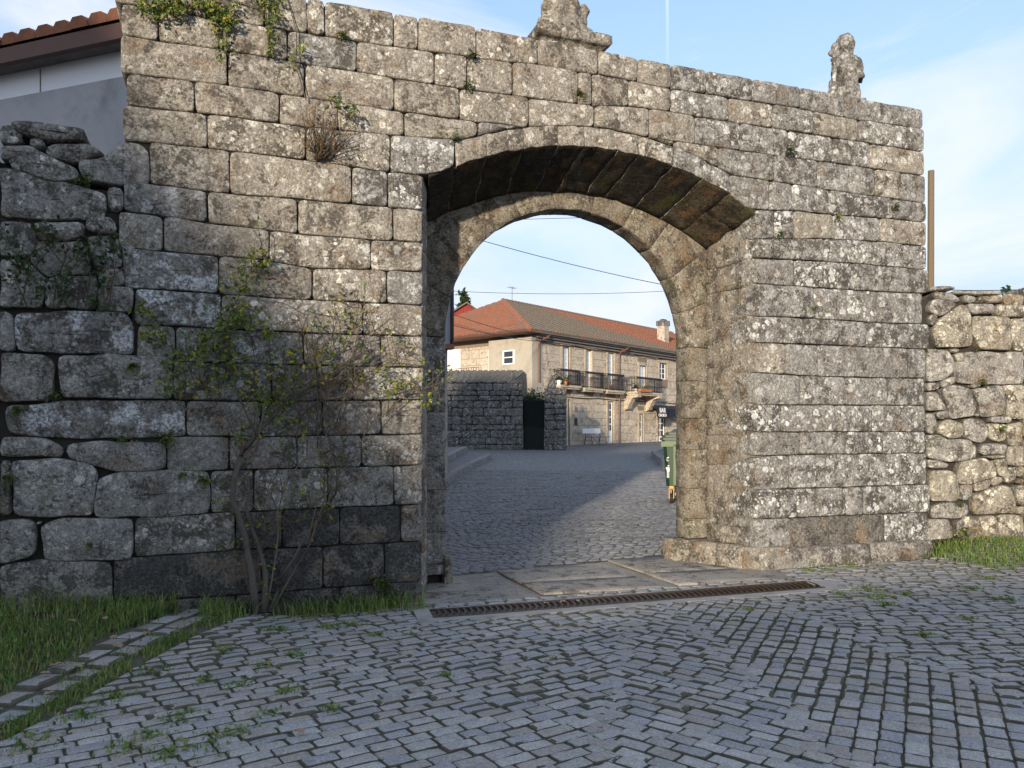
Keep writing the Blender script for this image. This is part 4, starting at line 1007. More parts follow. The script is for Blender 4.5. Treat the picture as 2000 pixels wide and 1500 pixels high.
# balconies: stone slab, corbel, iron railing
def balcony(l, r, rt, rb, deep, slab=True, corbel=False):
    s0 = fac(l, 750, -deep)[0]; s1 = fac(r, 750, -deep)[0]; zc_ = fac((l + r) / 2, rb, -deep)[1]; zt_ = fac((l + r) / 2, rt, -deep)[1]
    root = hp_('balcony', MB().box((s0 - .06, -deep - .05, zc_ - .13), (s1 + .06, -.03, zc_ - .02)), M['trim'])
    hp_('slab_edge', MB().box((s0 - .0, -deep + .02, zc_ - .22), (s1, -.03, zc_ - .135)), M['trim'], root)
    rl_ = MB()
    for zz in (zc_ + .06, zt_ - .1, zt_): rl_.box((s0, -deep - .012, zz - .016), (s1, -deep + .012, zz + .016)); [rl_.box((q - .012, -deep, zz - .016), (q + .012, -.03, zz + .016)) for q in (s0, s1)]
    hp_('handrail', rl_, M['blackiron'], root)
    n = max(6, int((s1 - s0) / .11))
    for i in range(n + 1):
        x = s0 + (s1 - s0) * i / n; hp_('baluster', MB().box((x - .011, -deep - .011, zc_ - .02), (x + .011, -deep + .011, zt_)), M['blackiron'], root)
        if i < n: hp_('scroll', MB().lathe([(.0, -.005), (.035, -.004), (.035, .004), (.0, .005)], (0, 0, 0), 8), M['blackiron'], root).matrix_local = Matrix.Translation((x + .055, -deep, zt_ - .05)) @ Matrix.Rotation(R(90), 4, 'X')
    for q in (s0, s1):
        for j in range(1, 5): y_ = -deep + (deep - .05) * j / 5; hp_('baluster', MB().box((q - .01, y_ - .01, zc_ - .02), (q + .01, y_ + .01, zt_)), M['blackiron'], root)
    if corbel:
        for s_ in (s0 + .25, s1 - .25):
            cb = MB()
            pr = [(-.02, -1.15), (-.25, -1.05), (-.42, -.72), (-deep * .6, -.42), (-deep - .02, -.34), (-deep - .02, -.14), (-.02, -.14)]
            vs = [(s_ - .22, y_, zc_ + z_) for y_, z_ in pr] + [(s_ + .22, y_, zc_ + z_) for y_, z_ in pr]; k = len(pr)
            cb.add(vs, [tuple(range(k)), tuple(range(2 * k - 1, k - 1, -1))] + [(i, k + i, k + (i + 1) % k, (i + 1) % k) for i in range(k)])
            hp_('corbel', cb, M['trim'], root)
    return s0, s1, zc_, deep
bal = [balcony(1095, 1133, 722, 752, .55), balcony(1143.5, 1179, 727, 758, .55), balcony(1187, 1219, 731, 762, .55), balcony(1244, 1293, 738, 766, .95, corbel=True)]
# flower pots on the balconies are things of their own
def wpos(s, y, z): q = c0 + fx * s + fy * y; return (q.x, q.y, z)
def flower_pot(s, y, z, label, sc_=1., trough=False):
    t = thing('flower_pot', label, 'flower pot', wpos(s, y, z), FA, 'flower pots on the balconies')
    if trough: MB().box((-.5 * sc_, -.09, 0), (.5 * sc_, .09, .17)).build('trough', M['terracotta'], t)
    else: MB().lathe([(.07 * sc_, 0), (.1 * sc_, .17 * sc_), (.115 * sc_, .17 * sc_), (.115 * sc_, .2 * sc_), (.095 * sc_, .2 * sc_)], n=10).build('pot', M['terracotta'], t)
    V = MB(); r = random.Random(s)
    for k in range(70 if trough else 34):
        c = Vector((r.gauss(0, .3 * sc_ if trough else .06 * sc_), r.gauss(0, .05), (.2 if not trough else .17) + abs(r.gauss(0, .12 * sc_)))); a = Vector((r.uniform(-1, 1), r.uniform(-1, 1), r.uniform(-.2, 1))).normalized() * .07; b_ = a.cross(Vector((r.uniform(-1, 1), r.uniform(-1, 1), .3))).normalized() * .03
        V.add([c - b_, c + a * .5 - b_ * 1.2, c + a, c + a * .5 + b_ * 1.2], [(0, 1, 2, 3)])
    f = V.build('leaves', M['leaf_fern'], t); tag(f, kind='stuff')
s0, s1, z_, d_ = bal[0]; flower_pot(s0 + .25, -d_ - .16, z_ - .02, 'terracotta pot hung outside the first balcony from the corner, nearer the lamp', .9); flower_pot(s0 + .75, -d_ + .14, z_, 'larger terracotta pot with a tall plant on the first balcony from the corner', 1.3)
s0, s1, z_, d_ = bal[2]; flower_pot(s0 + .55, -d_ + .14, z_, 'orange pot with green plant on the third balcony from the corner', 1.3)
s0, s1, z_, d_ = bal[3]; flower_pot(s0 + .75, -d_ - .12, z_ - .02, 'long orange flower trough on the corbelled balcony', 1.3, True)
# cornice, gutter and pipes
cn_ = MB()
for (y0, y1, z0, z1) in ((-.10, .04, ez - .34, ez - .20), (-.26, .04, ez - .20, ez - .08), (-.42, .04, ez - .08, ez + .03)): cn_.box((-.12, y0, z0 + .002), (HL, y1, z1))
hp_('cornice', cn_, M['slate'])
gt = MB(); gt.tube([(-.35, -.50, ez + .02), (HL, -.50, ez + .02)], .055, 8); hp_('gutter', gt, M['slate'])
for px, lo in ((1046.5, 746), (1207, 876)):
    s = fac(px, 700)[0]; s = max(s, .18); zl = fac(px, lo)[1]
    q = MB().tube([(s + .45, -.46, ez - .02), (s + .32, -.44, ez - .16), (s + .05, -.2, ez - .32), (s, -.10, ez - .5), (s, -.10, zl)], .05, 8); hp_('downpipe', q, M['copper'])
for k, (zz, yy) in enumerate(((ez - .38, -.06), (ez - 3.2, -.05))):
    pts = [(x_, yy - .02 - .015 * math.sin(x_ * 3 + k), zz - .05 * abs(math.sin(x_ * .9 + k))) for x_ in frange(.2, 20, .4)]; hp_('wall_cable', MB().tube(pts, .02, 5), M['blackiron'])
# garden front: rendered corner bay, ashlar beyond, shutters and a railing
t_bay = fac2(962, 690)[0]
facing([], HD - t_bay, ez - 3.1, ez - .4, lambda x, y, z: (.02 - y * -1 - .02 + .02, HD - x, z), 5, M['facade'], n0=.42, lmin=.7, lmax=1.4)
hp_('corner_bay', MB().box((-.32, .004, gz0 - .4), (.019, t_bay, ez - .18)).box((-.32, -.03, gz0 - .4), (.55, .004, ez - .36)), M['plaster'])
wt, wz1 = fac2(994, 684, -.32); _, wz0 = fac2(994, 712, -.32)
wr = hp_('window', MB().box((-.36, wt - .42, wz0), (-.325, wt + .42, wz1)), M['white'])
zm_ = (wz0 + wz1) / 2
for a, b_ in ((wz0 + .07, zm_ - .03), (zm_ + .03, wz1 - .07)): hp_('pane', MB().box((-.372, wt - .3, a), (-.362, wt + .3, b_)), M['glass'], wr)
for l, r in ((875, 901), (956, 963)):
    ta, za = fac2(l, 684); tb, zb_ = fac2(r, 740); tb = max(tb, t_bay + .02) if r == 963 else tb
    sh_ = hp_('shutter', MB().box((-.09, min(ta, tb), zb_ - .3), (-.03, max(ta, tb), za)), M['white'])
    for k in range(2): hp_('slat_panel', MB().box((-.105, min(ta, tb) + (max(ta, tb) - min(ta, tb)) * (.06 + .48 * k), zb_ - .2), (-.095, min(ta, tb) + (max(ta, tb) - min(ta, tb)) * (.46 + .48 * k), za - .1)), M['white'], sh_)
zr1 = fac2(900, 723)[1]; zr0 = fac2(900, 745)[1]
rg = hp_('railing', MB().box((-1.02, t_bay + .1, zr1 - .03), (-.98, HD, zr1)), M['copper'])
for k in range(46): y_ = t_bay + .1 + (HD - t_bay - .1) * k / 45; hp_('railing_bar', MB().box((-1.01, y_ - .012, zr0 - .4), (-.99, y_ + .012, zr1)), M['copper'], rg)
hp_('terrace', MB().box((-1.15, t_bay, gz0 - .5), (-.02, HD, zr0 - .38)), M['plaster'])
# eaves board and roof: rows of rounded tiles
ov = .62; apx, apy = 4.0, 5.8; rz = ez + 2.85; zE = ez + .06
hp_('eaves_soffit', MB().box((-ov - .55, -.55, ez - .02), (-.02, HD + .5, ez + .05)), M['soffitwood'])
hp_('fascia', MB().box((-ov - .60, -.50, ez + .0), (-ov - .552, HD + .5, ez + .16)), M['brownwood'])
A = Vector((-ov - .55, -.55, zE)); B_ = Vector((HL, -.55, zE)); C_ = Vector((-ov - .55, HD + .5, zE)); AP = Vector((apx, apy, rz)); RE_ = Vector((HL, apy, rz)); BK = Vector((HL, HD + .5, zE))
rf = mesh('roof', [A, B_, RE_, AP, C_, BK], [(0, 1, 2, 3), (4, 0, 3), (5, 4, 3, 2)], M['tile_grey'], house)
def tile_rows(P0, P1, Q0, Q1, nrow, pitch, mats, pick, name):
    """tiles between eaves P0-P1 and ridge Q0-Q1 as one joined sheet of half-round tiles per material."""
    acc = {k: MB() for k in range(len(mats))}; nrm = (P1 - P0).cross(Q0 - P0).normalized(); nrm = nrm if nrm.z > 0 else -nrm
    for r_ in range(nrow):
        f0, f1 = r_ / nrow, (r_ + 1.12) / nrow; a0, a1 = P0.lerp(Q0, f0), P1.lerp(Q1, f0); L0 = (a1 - a0).length; n = max(1, int(L0 / pitch)); b0, b1 = P0.lerp(Q0, min(1, f1)), P1.lerp(Q1, min(1, f1))
        udir = (a1 - a0).normalized() if L0 > 1e-3 else Vector((1, 0, 0)); up = ((P0.lerp(Q0, .5) + P1.lerp(Q1, .5)) / 2 - (P0 + P1) / 2); up = (up - udir * up.dot(udir)).normalized(); sl = (b0 - a0).dot(up)
        for i in range(n):
            c = a0 + udir * ((i + .5) * L0 / n); hw = L0 / n / 2; j = random.uniform(-.012, .012)
            vs = []
            for (q, lift) in ((0, .055), (sl, .02)):
                for w_, h_ in ((-1, 0), (-.5, .06), (.5, .06), (1, 0)): vs.append(c + udir * hw * w_ + up * (q - .02 + j) + nrm * (h_ + lift))
            vs += [c + udir * hw * w_ + up * (-.02 + j) + nrm * (.0) for w_ in (-1, 1)]
            acc[pick(c)].add(vs, [(0, 1, 5, 4), (1, 2, 6, 5), (2, 3, 7, 6), (8, 9, 3, 2, 1, 0)])
    for k, mb in acc.items():
        if mb.v: o = mb.build(name, mats[k], rf); tag(o, kind='stuff')
tile_rows(A, B_, AP, RE_, 22, .30, [M['tile_grey'], M['tile_red']], lambda c: 1 if (c.x - 6.6 + (rz - c.z) * -2.9 + 1.6 * noise.noise(Vector((c.x * .6, c.z * 1.5, 0)))) > 0 or random.random() < .04 else 0, 'tiles')
tile_rows(C_, A, AP, AP, 22, .30, [M['tile_red'], M['tile_grey']], lambda c: 1 if random.random() < (.07 + (.5 if (c - A).length < 1.6 else 0)) else 0, 'tiles')
for a, b_ in ((A, AP), (AP, RE_)):
    q = MB(); n = int((b_ - a).length / .38)
    for i in range(n): q.tube([a.lerp(b_, i / n) + Vector((0, 0, .07)), a.lerp(b_, (i + 1.1) / n) + Vector((0, 0, .05))], [.13, .11], 8)
    hp_('ridge_tiles', q, M['tile_red'] if a is A else M['tile_grey'], rf)
# chimney
cs, cz1 = fac(1295, 640, 2.0); chz0 = ez + .5
ch = hp_('chimney', MB().box((cs - .3, 1.7, chz0), (cs + .3, 2.3, fac(1295, 637, 2.0)[1])), M['facade'])
cwz = fac(1295, 637, 2.0)[1]; cg = MB()
for k in range(9):
    for y_ in (1.68, 2.32): cg.box((cs - .36 + .09 * k - .02, y_ - .02, cwz), (cs - .36 + .09 * k + .02, y_ + .02, cwz + .32))
for k in range(7): 
    for x_ in (cs - .36, cs + .36): cg.box((x_ - .02, 1.68 + .106 * k - .02, cwz), (x_ + .02, 1.68 + .106 * k + .02, cwz + .32))
cg.box((cs - .38, 1.66, cwz + .32), (cs + .38, 2.34, cwz + .36)); hp_('spark_guard', cg, M['slate'], ch); hp_('cowl', MB().lathe([(.32, cwz + .365), (.24, cwz + .45), (.03, cwz + .5)], (cs, 2, 0), 10), M['blackiron'], ch)
an = MB(); ax_ = apx + .9; an.tube([(ax_, apy, rz), (ax_, apy, rz + 1.0)], .02, 5).tube([(ax_ - .35, apy, rz + .95), (ax_ + .35, apy, rz + .95)], .012, 4)
for k in range(5): an.tube([(ax_ - .3 + .15 * k, apy - .2, rz + .95), (ax_ - .3 + .15 * k, apy + .2, rz + .95)], .008, 4)
hp_('aerial', an, M['slate'], rf)

# wall lamps and bar signs fixed on the front
def lantern(px, py, label, yoff):
    s, z = fac(px, py, yoff); t = thing('wall_lantern', label, 'lamp', wpos(s, yoff, z - .12), FA, 'lanterns on the house front')
    MB().lathe([(.09, 0), (.15, .28)], n=6).build('glass', M['white'], t); MB().lathe([(.27, .285), (.24, .33), (.08, .44), (.03, .5)], n=12).build('hood', M['blackiron'], t); MB().tube([(0, 0, .46), (0, .15, .6), (0, -yoff - .0, .5)], .018, 6).build('bracket', M['blackiron'], t)
lantern(1092, 748, 'black hooded lantern beside the first balcony, above the garden gate pier', -.45); lantern(1242, 764, 'black hooded lantern under the corbelled balcony with the flower trough', -.5)
aw = thing('awning', 'dark navy shop awning over the bar door at the end of the house', 'awning', wpos(fac(1276, 790)[0], 0, fac(1276, 790)[1]), FA)
s0 = fac(1277, 800, -.5)[0]; s1 = s0 + 4.2; za_ = fac(1285, 791, -.2)[1]; zb_ = fac(1285, 800, -.8)[1]
q = MB().add([(s0, -.03, za_), (s1, -.03, za_), (s1, -.9, zb_ + .05), (s0, -.9, zb_ + .05), (s1, -.9, zb_ - .42), (s0, -.9, zb_ - .42), (s0, -.03, za_ - .04), (s1, -.03, za_ - .04), (s1, -.87, zb_), (s0, -.87, zb_), (s1, -.87, zb_ - .42), (s0, -.87, zb_ - .42)], [(0, 3, 2, 1), (3, 5, 4, 2), (6, 7, 8, 9), (8, 10, 11, 9), (5, 11, 10, 4), (0, 1, 7, 6), (0, 6, 9, 3), (3, 9, 11, 5), (1, 2, 8, 7), (2, 4, 10, 8)])
o = q.build('canopy', M['navy'], aw); o.matrix_parent_inverse = Matrix.Translation((-fac(1276, 790)[0], 0, -fac(1276, 790)[1]))
def text(name, body, size, m, loc, rz, par):
    cu = bpy.data.curves.new(name, 'FONT'); cu.body = body; cu.size = size; cu.align_x = 'CENTER'; cu.align_y = 'CENTER'; cu.extrude = .006; cu.offset = size * .015
    o = bpy.data.objects.new(name, cu); col.objects.link(o); o.rotation_euler = (R(90), 0, rz)
    dg = bpy.context.evaluated_depsgraph_get(); me = bpy.data.meshes.new_from_object(o.evaluated_get(dg)); bpy.data.objects.remove(o)
    me.materials.append(m); o = bpy.data.objects.new(name, me); col.objects.link(o); o.parent = par; o.location = loc; o.rotation_euler = (R(90), 0, rz); return o
sx_, sz_ = fac(1293, 805, -1.15)
sg = thing('bar_sign', 'black round-edged sign with white capital lettering hanging at the bar door', 'sign', wpos(sx_, -1.15, sz_), FA)
q = MB(); n = 20; pts_ = [(.62 * math.copysign(abs(math.cos(a)) ** .6, math.cos(a)), .40 * math.copysign(abs(math.sin(a)) ** .7, math.sin(a))) for a in [2 * math.pi * i / n for i in range(n)]]
q.add([(x, -.04, z) for x, z in pts_] + [(x, .04, z) for x, z in pts_], [tuple(range(n - 1, -1, -1)), tuple(range(n, 2 * n))] + [(i, (i + 1) % n, n + (i + 1) % n, n + i) for i in range(n)]); q.build('panel', M['blackiron'], sg)
text('letters', 'BAR', .42, M['white'], (0, -.05, .10), 0, sg); text('letters', 'OBOIDO', .25, M['white'], (0, -.05, -.20), 0, sg)
text('letters', 'MUSEO', .2, M['white'], (s0 + 2.6 - fac(1276, 790)[0], -.91, zb_ - .2 - fac(1276, 790)[1]), 0, aw)

# ------------------------------------------------------------------ garden wall with gate in front of the house
ZG = 37.5
def gw(px, py): p = at_depth(px, py, ZG); return ((px - 1000) / FOC * ZG, p.z)
GF = Matrix.Translation(CAM + FW * ZG) @ Matrix.Rotation(-YAW, 4, 'Z'); GF.translation.z = 0
M['darkrub'] = granite('dark_lichened_rubble', (.15, .145, .135), (.085, .083, .08), dark_amt=.7, ochre=.15, lich=(.36, .36, .36), lich_amt=.7, moss=.2, fine=.5)
gwl = thing('garden_wall', 'dark mottled rubble garden wall with two pinnacles in front of the house', 'wall', tuple((CAM + FW * ZG).xy) + (0,), -YAW)
def rubble(x0, x1, z0, z1, par, m, hmin, hmax, wmin, wmax, seed, depth=.4):
    r = random.Random(seed); z = z0
    while z < z1 - .02:
        h = min(r.uniform(hmin, hmax), z1 - z); x = x0
        if z1 - z - h < hmin * .5: h = z1 - z
        while x < x1 - .01:
            w_ = min(r.uniform(wmin, wmax), x1 - x); w_ = w_ if x1 - x - w_ > wmin * .5 else x1 - x
            j = lambda: r.uniform(-.035, .035)
            edge_l, edge_r = x <= x0 + .001, x + w_ >= x1 - .001
            v, f = stone_geo([(x + (0 if edge_l else j()), z + j() * (z > z0)), (x + w_, z + j() * (z > z0)), (x + w_ + (0 if edge_r else j()), z + h), (x, z + h)], depth=depth, seed=r.random() * 99, gap=.002, step=.075, jit=.022, smooth=1, bulge=.03, rough=.03, edge=.02)
            mesh('stone', v, f, m, par, True); x += w_
        z += h
zb0 = gw(940, 880)[1]
x_a, x_b = gw(800, 0)[0], gw(1021, 0)[0]; x_c, x_d = gw(1064, 0)[0], gw(1107, 0)[0]
rubble(x_a, x_b, zb0, gw(940, 743)[1], gwl, M['darkrub'], .22, .42, .3, .75, 3); rubble(x_c, x_d, zb0, gw(1085, 757)[1], gwl, M['darkrub'], .25, .45, .35, .7, 4)
for a, b_, zt in ((x_a, x_b, gw(940, 744)[1]), (x_c, x_d, gw(1085, 758)[1])): MB().box((a + .02, .07, zb0 - .3), (b_ - .02, .5, zt - .02)).build('core', M['core'], gwl)
for px, top, bot in ((1000, 722, 745), (1078, 731, 757)):
    x_, z1_ = gw(px, top); _, z0_ = gw(px, bot); k = z1_ - z0_
    MB().lathe([(.24, -.02), (.22, .06), (.2, .1), (.13, k * .5), (.05, k * .9), (.01, k)], (x_, .2, z0_), 8).build('pinnacle', M['darkrub'], gwl, True)
gt_ = thing('garden_gate', 'dark green double iron gate between the two garden wall piers', 'gate', tuple((GF @ Vector(((x_b + x_c) / 2, .2, zb0)))), -YAW)
M['gategreen'] = plain('dark_green_paint', (.005, .009, .007), .9, .3, 8)
gwid = (x_c - x_b) / 2; gh = gw(1040, 779)[1] - zb0
for s_ in (-1, 1):
    lf = MB(); lf.box((min(0, s_ * gwid) + .02, -.02, .02), (max(0, s_ * gwid) - .02, .02, gh * .45)).build('leaf_panel', M['gategreen'], gt_)
    for k in range(7): x_ = s_ * (.05 + (gwid - .1) * k / 6); MB().box((x_ - .012, -.012, gh * .45), (x_ + .012, .012, gh * (1.02 - .0 * k))).build('bar', M['gategreen'], gt_)
    MB().box((min(0, s_ * gwid), -.02, gh * .95), (max(0, s_ * gwid), .02, gh * .98)).build('rail', M['gategreen'], gt_); MB().box((min(0, s_ * gwid), .03, gh * .45), (max(0, s_ * gwid), .035, gh * .97)).build('backing_sheet', M['gategreen'], gt_)
bsh = thing('garden_bush', 'dark green bush showing above the double iron gate', 'bush', tuple((GF @ Vector(((x_b + x_c) / 2, .9, zb0)))), -YAW)
_b = MB(); _r = random.Random(8)
for _ in range(900):
    c = Vector((_r.gauss(0, .32), _r.gauss(0, .25), gh - .1 + _r.gauss(0, .25))); a = Vector((_r.uniform(-1, 1), _r.uniform(-1, 1), _r.uniform(-1, 1))).normalized() * .12; b_ = a.cross(Vector((_r.uniform(-1, 1), _r.uniform(-1, 1), .3))).normalized() * .04
    _b.add([c - a * .5, c + b_, c + a * .5, c - b_], [(0, 1, 2, 3)])
tag(_b.build('foliage', M['leaf_dark'], bsh), kind='stuff'); MB().tube([(0, 0, 0), (.05, 0, gh)], [.06, .03], 6).build('trunk', M['bark'], bsh)
# tiled lean-to roof behind the garden wall
x0_, z0_ = gw(838, 744); x1_, _ = gw(1008, 744); zt_ = at_depth(930, 724, ZG + 3.2).z
sdr = thing('lean_to', 'low lean-to roof of lichened grey tiles just behind the garden wall', 'roof', tuple((GF @ Vector((x0_, .7, 0)))), -YAW)
rf_keep = rf
rf = sdr
tile_rows(Vector((0, 0, z0_ - .1)), Vector((x1_ - x0_ - .3, 0, z0_ - .1)), Vector((0.0, 3, zt_)), Vector((x1_ - x0_ + .5, 3, zt_)), 9, .3, [M['tile_dark']], lambda c: 0, 'tiles')
rf = rf_keep
MB().add([(0, 0, z0_ - .15), (x1_ - x0_ - .3, 0, z0_ - .15), (x1_ - x0_ + .5, 3, zt_ - .06), (0, 3, zt_ - .06)], [(0, 1, 2, 3)]).build('deck', M['tile_dark'], sdr)
# bench by the wall
bs, bz = fac(1155, 877, -.5); bn = thing('street_bench', 'simple bench with white backrest board against the house wall', 'bench', wpos(bs, -.55, ground_z(*(c0 + fx * bs).xy)), FA)
MB().box((-1.0, -.06, .62), (.75, -.02, .90)).build('backrest', M['white'], bn); MB().box((-.75, -.55, .40), (1.05, -.15, .44)).build('seat', M['slate'], bn)
for s_ in (-.7, .7): MB().tube([(s_ - .1, -.55, 0), (s_, -.45, .40), (s_ + .02, -.05, .44), (s_, -.03, .88)], .025, 6).build('leg', M['blackiron'], bn); MB().tube([(s_, -.05, .44), (s_ + .1, .1, 0)], .025, 6).build('leg', M['blackiron'], bn)
# raised pavements with kerbs on both sides of the street
def raised(name, pts, h, m):
    n = len(pts); P = [at_cam(*p) for p in pts]; vs = [(p.x, p.y, ground_z(p.x, p.y) - .1) for p in P] + [(p.x, p.y, ground_z(p.x, p.y) + h) for p in P]
    return tag(mesh(name, vs, [tuple(range(n, 2 * n))] + [(i, (i + 1) % n, n + (i + 1) % n, n + i) for i in range(n)], m), kind='structure')
M['kerb'] = granite('kerb_granite', (.27, .26, .25), (.19, .185, .18), dark_amt=.3, ochre=.1, lich_amt=.2, moss=.1, fine=.7)
M['asphalt'] = plain('dark_paving', (.11, .11, .115), .8, .25, 3, dirt=.4)
def cam_xy(px, py): p = on_ground(px, py) - CAM; return (p.dot(RT), p.dot(FW))
def kerbs(P, side, h, n, wd=.24):
    for (a, b_) in zip(P, P[1:]):
        for i in range(n):
            p, q = Vector(a).lerp(Vector(b_), i / n + .004), Vector(a).lerp(Vector(b_), (i + 1) / n - .004); raised('kerb_stone', [(p.x, p.y), (p.x + side * wd, p.y), (q.x + side * wd, q.y), (q.x, q.y)][::-side], h, M['kerb'])
kl = [cam_xy(x, y) for x, y in ((838, 985), (862, 957), (905, 926), (962, 895))]
raised('sidewalk', [(-9, kl[0][1])] + [(x - .25, y) for x, y in kl] + [(-9, kl[-1][1] + .3)], .15, M['asphalt']); kerbs(kl, -1, .17, 4)
k2 = [cam_xy(x, y) for x, y in ((826, 948), (862, 920), (913, 888))]; k2 = [(x, y) for x, y in k2]
raised('sidewalk', [(-9, k2[0][1])] + [(x - .25, y) for x, y in k2] + [(-9, k2[-1][1] + .3)], .31, M['asphalt']); kerbs(k2, -1, .335, 4)
rk = [cam_xy(x, y) for x, y in ((1345, 962), (1308, 926), (1272, 893), (1290, 884), (1400, 881))]
raised('sidewalk', [(x + .25, y) for x, y in rk] + [(20, rk[-1][1]), (20, rk[0][1])], .22, M['asphalt']); kerbs(rk[:3], 1, .24, 4); kerbs(rk[2:], 1, .24, 3)
# ------------------------------------------------------------------ waste container behind the right pier
M['bin'] = plain('dark_green_plastic', (.013, .04, .02), .45, .12, 6, dirt=.3, dirtc=(.05, .06, .03)); M['bin_light'] = plain('light_green_plastic', (.055, .11, .028), .45, .15, 6)
M['bin_lid'] = plain('grey_green_lid', (.06, .075, .05), .5, .15, 6); M['yellow'] = plain('yellow_castor_fork', (.55, .30, .04), .5, .3, 12); M['rubber'] = plain('tyre_rubber', (.02, .018, .016), .8, .2, 20)
_g = on_ground(1312, 984); bp = Vector((_g.x, _g.y)) - Vector((RT.x, RT.y)) * .17; BR = -YAW + R(-14)
bn_ = thing('waste_container', 'green wheeled waste container with grey domed lid half hidden by the right pier', 'bin', (bp.x, bp.y, ground_z(bp.x, bp.y)), BR)
q = MB(); ps = [(.06, .32), (.0, .34), (.0, 1.12), (-.03, 1.16), (-.03, 1.22)]
def ring(o, z, w_=1.3, d_=1.0, c=.07): return [(o, o + c, z), (o + c, o, z), (w_ - o - c, o, z), (w_ - o, o + c, z), (w_ - o, d_ - o - c, z), (w_ - o - c, d_ - o, z), (o + c, d_ - o, z), (o, d_ - o - c, z)]
rs = [ring(o + .06 * (1 - min(1, (z - .3) / .8)), z) for o, z in ps]; q.add([v for r_ in rs for v in r_], [(i * 8 + k, i * 8 + (k + 1) % 8, i * 8 + 8 + (k + 1) % 8, i * 8 + 8 + k) for i in range(len(rs) - 1) for k in range(8)] + [tuple(range(7, -1, -1))]); q.build('body', M['bin'], bn_)
MB().box((.20, -.035, .36), (.30, .02, 1.14)).build('rib', M['bin_light'], bn_); MB().box((.34, -.02, .36), (.40, .03, 1.14)).build('rib', M['bin_light'], bn_); MB().box((-.035, -.035, 1.10), (1.33, .0, 1.20)).build('rim', M['bin_light'], bn_); MB().box((-.036, 0, 1.10), (-.001, 1.0, 1.20)).build('rim', M['bin_light'], bn_)
ld = MB(); lr = [(-.06, 1.225), (-.06, 1.27), (-.02, 1.28), (-.02, 1.32), (.04, 1.33), (.04, 1.37), (.14, 1.39), (.2, 1.44), (.32, 1.46)]; rs = [ring(o, z) for o, z in lr]; ld.add([v for r_ in rs for v in r_], [(i * 8 + k, i * 8 + (k + 1) % 8, i * 8 + 8 + (k + 1) % 8, i * 8 + 8 + k) for i in range(len(rs) - 1) for k in range(8)] + [tuple(len(rs) * 8 - 8 + k for k in range(8))]); ld.build('lid', M['bin_lid'], bn_)
for (x_, y_) in ((.16, .10), (1.14, .10), (.16, .88), (1.14, .88)):
    f_ = MB().box((x_ - .05, y_ - .06, .10), (x_ - .035, y_ + .06, .34)).box((x_ + .035, y_ - .06, .10), (x_ + .05, y_ + .06, .34)).box((x_ - .05, y_ - .06, .29), (x_ + .05, y_ + .06, .34)).build('castor_fork', M['yellow'], bn_)
    wh = MB(); pr = [(.03, -.026), (.092, -.028), (.1, -.018), (.1, .018), (.092, .028), (.03, .026)]; wh.lathe(pr, (0, 0, 0), 18); wo = wh.build('wheel', M['rubber'], bn_); wo.matrix_local = Matrix.Translation((x_, y_, .1)) @ Matrix.Rotation(R(90), 4, 'Y')
    hb = MB().lathe([(.012, -.03), (.05, -.032), (.05, .032), (.012, .03)], (0, 0, 0), 12).build('hub', M['yellow'], wo)
# white pictogram of a figure at a basket
pg = MB()
for a, b_ in (((.085, .88), (.115, .90)), ((.075, .83), (.082, .89)), ((.07, .825), (.115, .833)), ((.09, .72), (.12, .74)), ((.075, .62), (.125, .70)), ((.06, .66), (.07, .71)), ((.078, .50), (.09, .62)), ((.105, .50), (.117, .62))): pg.box((a[0] - .0, -.012, a[1]), (b_[0], -.004, b_[1]))
pg.build('pictogram', M['white'], bn_)

# ------------------------------------------------------------------ left: house behind the wall, dark clad gable in the passage view
hl = thing('white_house', 'white rendered house with red tiles and brown gutter above the left wall', 'house', (0, 0, 0))
hA = at_depth(262, 800, 8.7); hdir = (RT * -.944 + FW * .33).normalized(); hn = Vector((-hdir.y, hdir.x, 0)); hn = hn if hn.dot(FW) > 0 else -hn
HFm = Matrix(((hdir.x, hn.x, 0, hA.x), (hdir.y, hn.y, 0, hA.y), (0, 0, 1, 0), (0, 0, 0, 1)))
hl.matrix_world = HFm
def hz_at(px, py):
    u = (px - 1000) / FOC; d = FW + RT * u; t = (hA - CAM).dot(hn) / d.dot(hn); p = CAM + d * t; return ((p - hA).dot(hdir), CAM.z + (HOR - py) / FOC * t)
M['whitewash'] = plain('white_render', (.74, .75, .78), .9, .05, 2, dirt=.15, dirtc=(.4, .4, .4)); M['cement'] = plain('grey_cement_render', (.36, .36, .365), .9, .2, 3, dirt=.5, dirtc=(.14, .14, .14))
_, zband = hz_at(120, 172); hA_ = hA.copy(); hA = hA_ - hn * .2; _, zeave = hz_at(120, 103); hA = hA_
MB().box((0, .0, 0), (9, 5, zband)).build('lower_wall', M['cement'], hl); MB().box((0, .02, zband), (9, 5, zeave + .1)).build('upper_wall', M['whitewash'], hl)
MB().box((4.0 * .35, .012, zband), (4.0 * .35 + .012, .05, zeave)).build('render_joint', M['slate'], hl)
MB().box((-.12, -.16, zeave + .02), (9, .02, zeave + .05)).build('soffit_board', M['slate'], hl); MB().box((-.12, -.24, zeave - .0), (9, -.16, zeave + .17)).build('gutter_board', M['brownwood'], hl)
rf = hl
tile_rows(Vector((-.15, -.24, zeave + .2)), Vector((9, -.24, zeave + .2)), Vector((-.15, 3.5, zeave + 1.1)), Vector((9, 3.5, zeave + 1.1)), 12, .26, [M['tile_red']], lambda c: 0, 'tiles')
MB().add([(-.1, -.2, zeave + .18), (9, -.2, zeave + .18), (9, 3.5, zeave + 1.06), (-.1, 3.5, zeave + 1.06)], [(0, 1, 2, 3)]).build('roof_deck', M['brownwood'], hl)
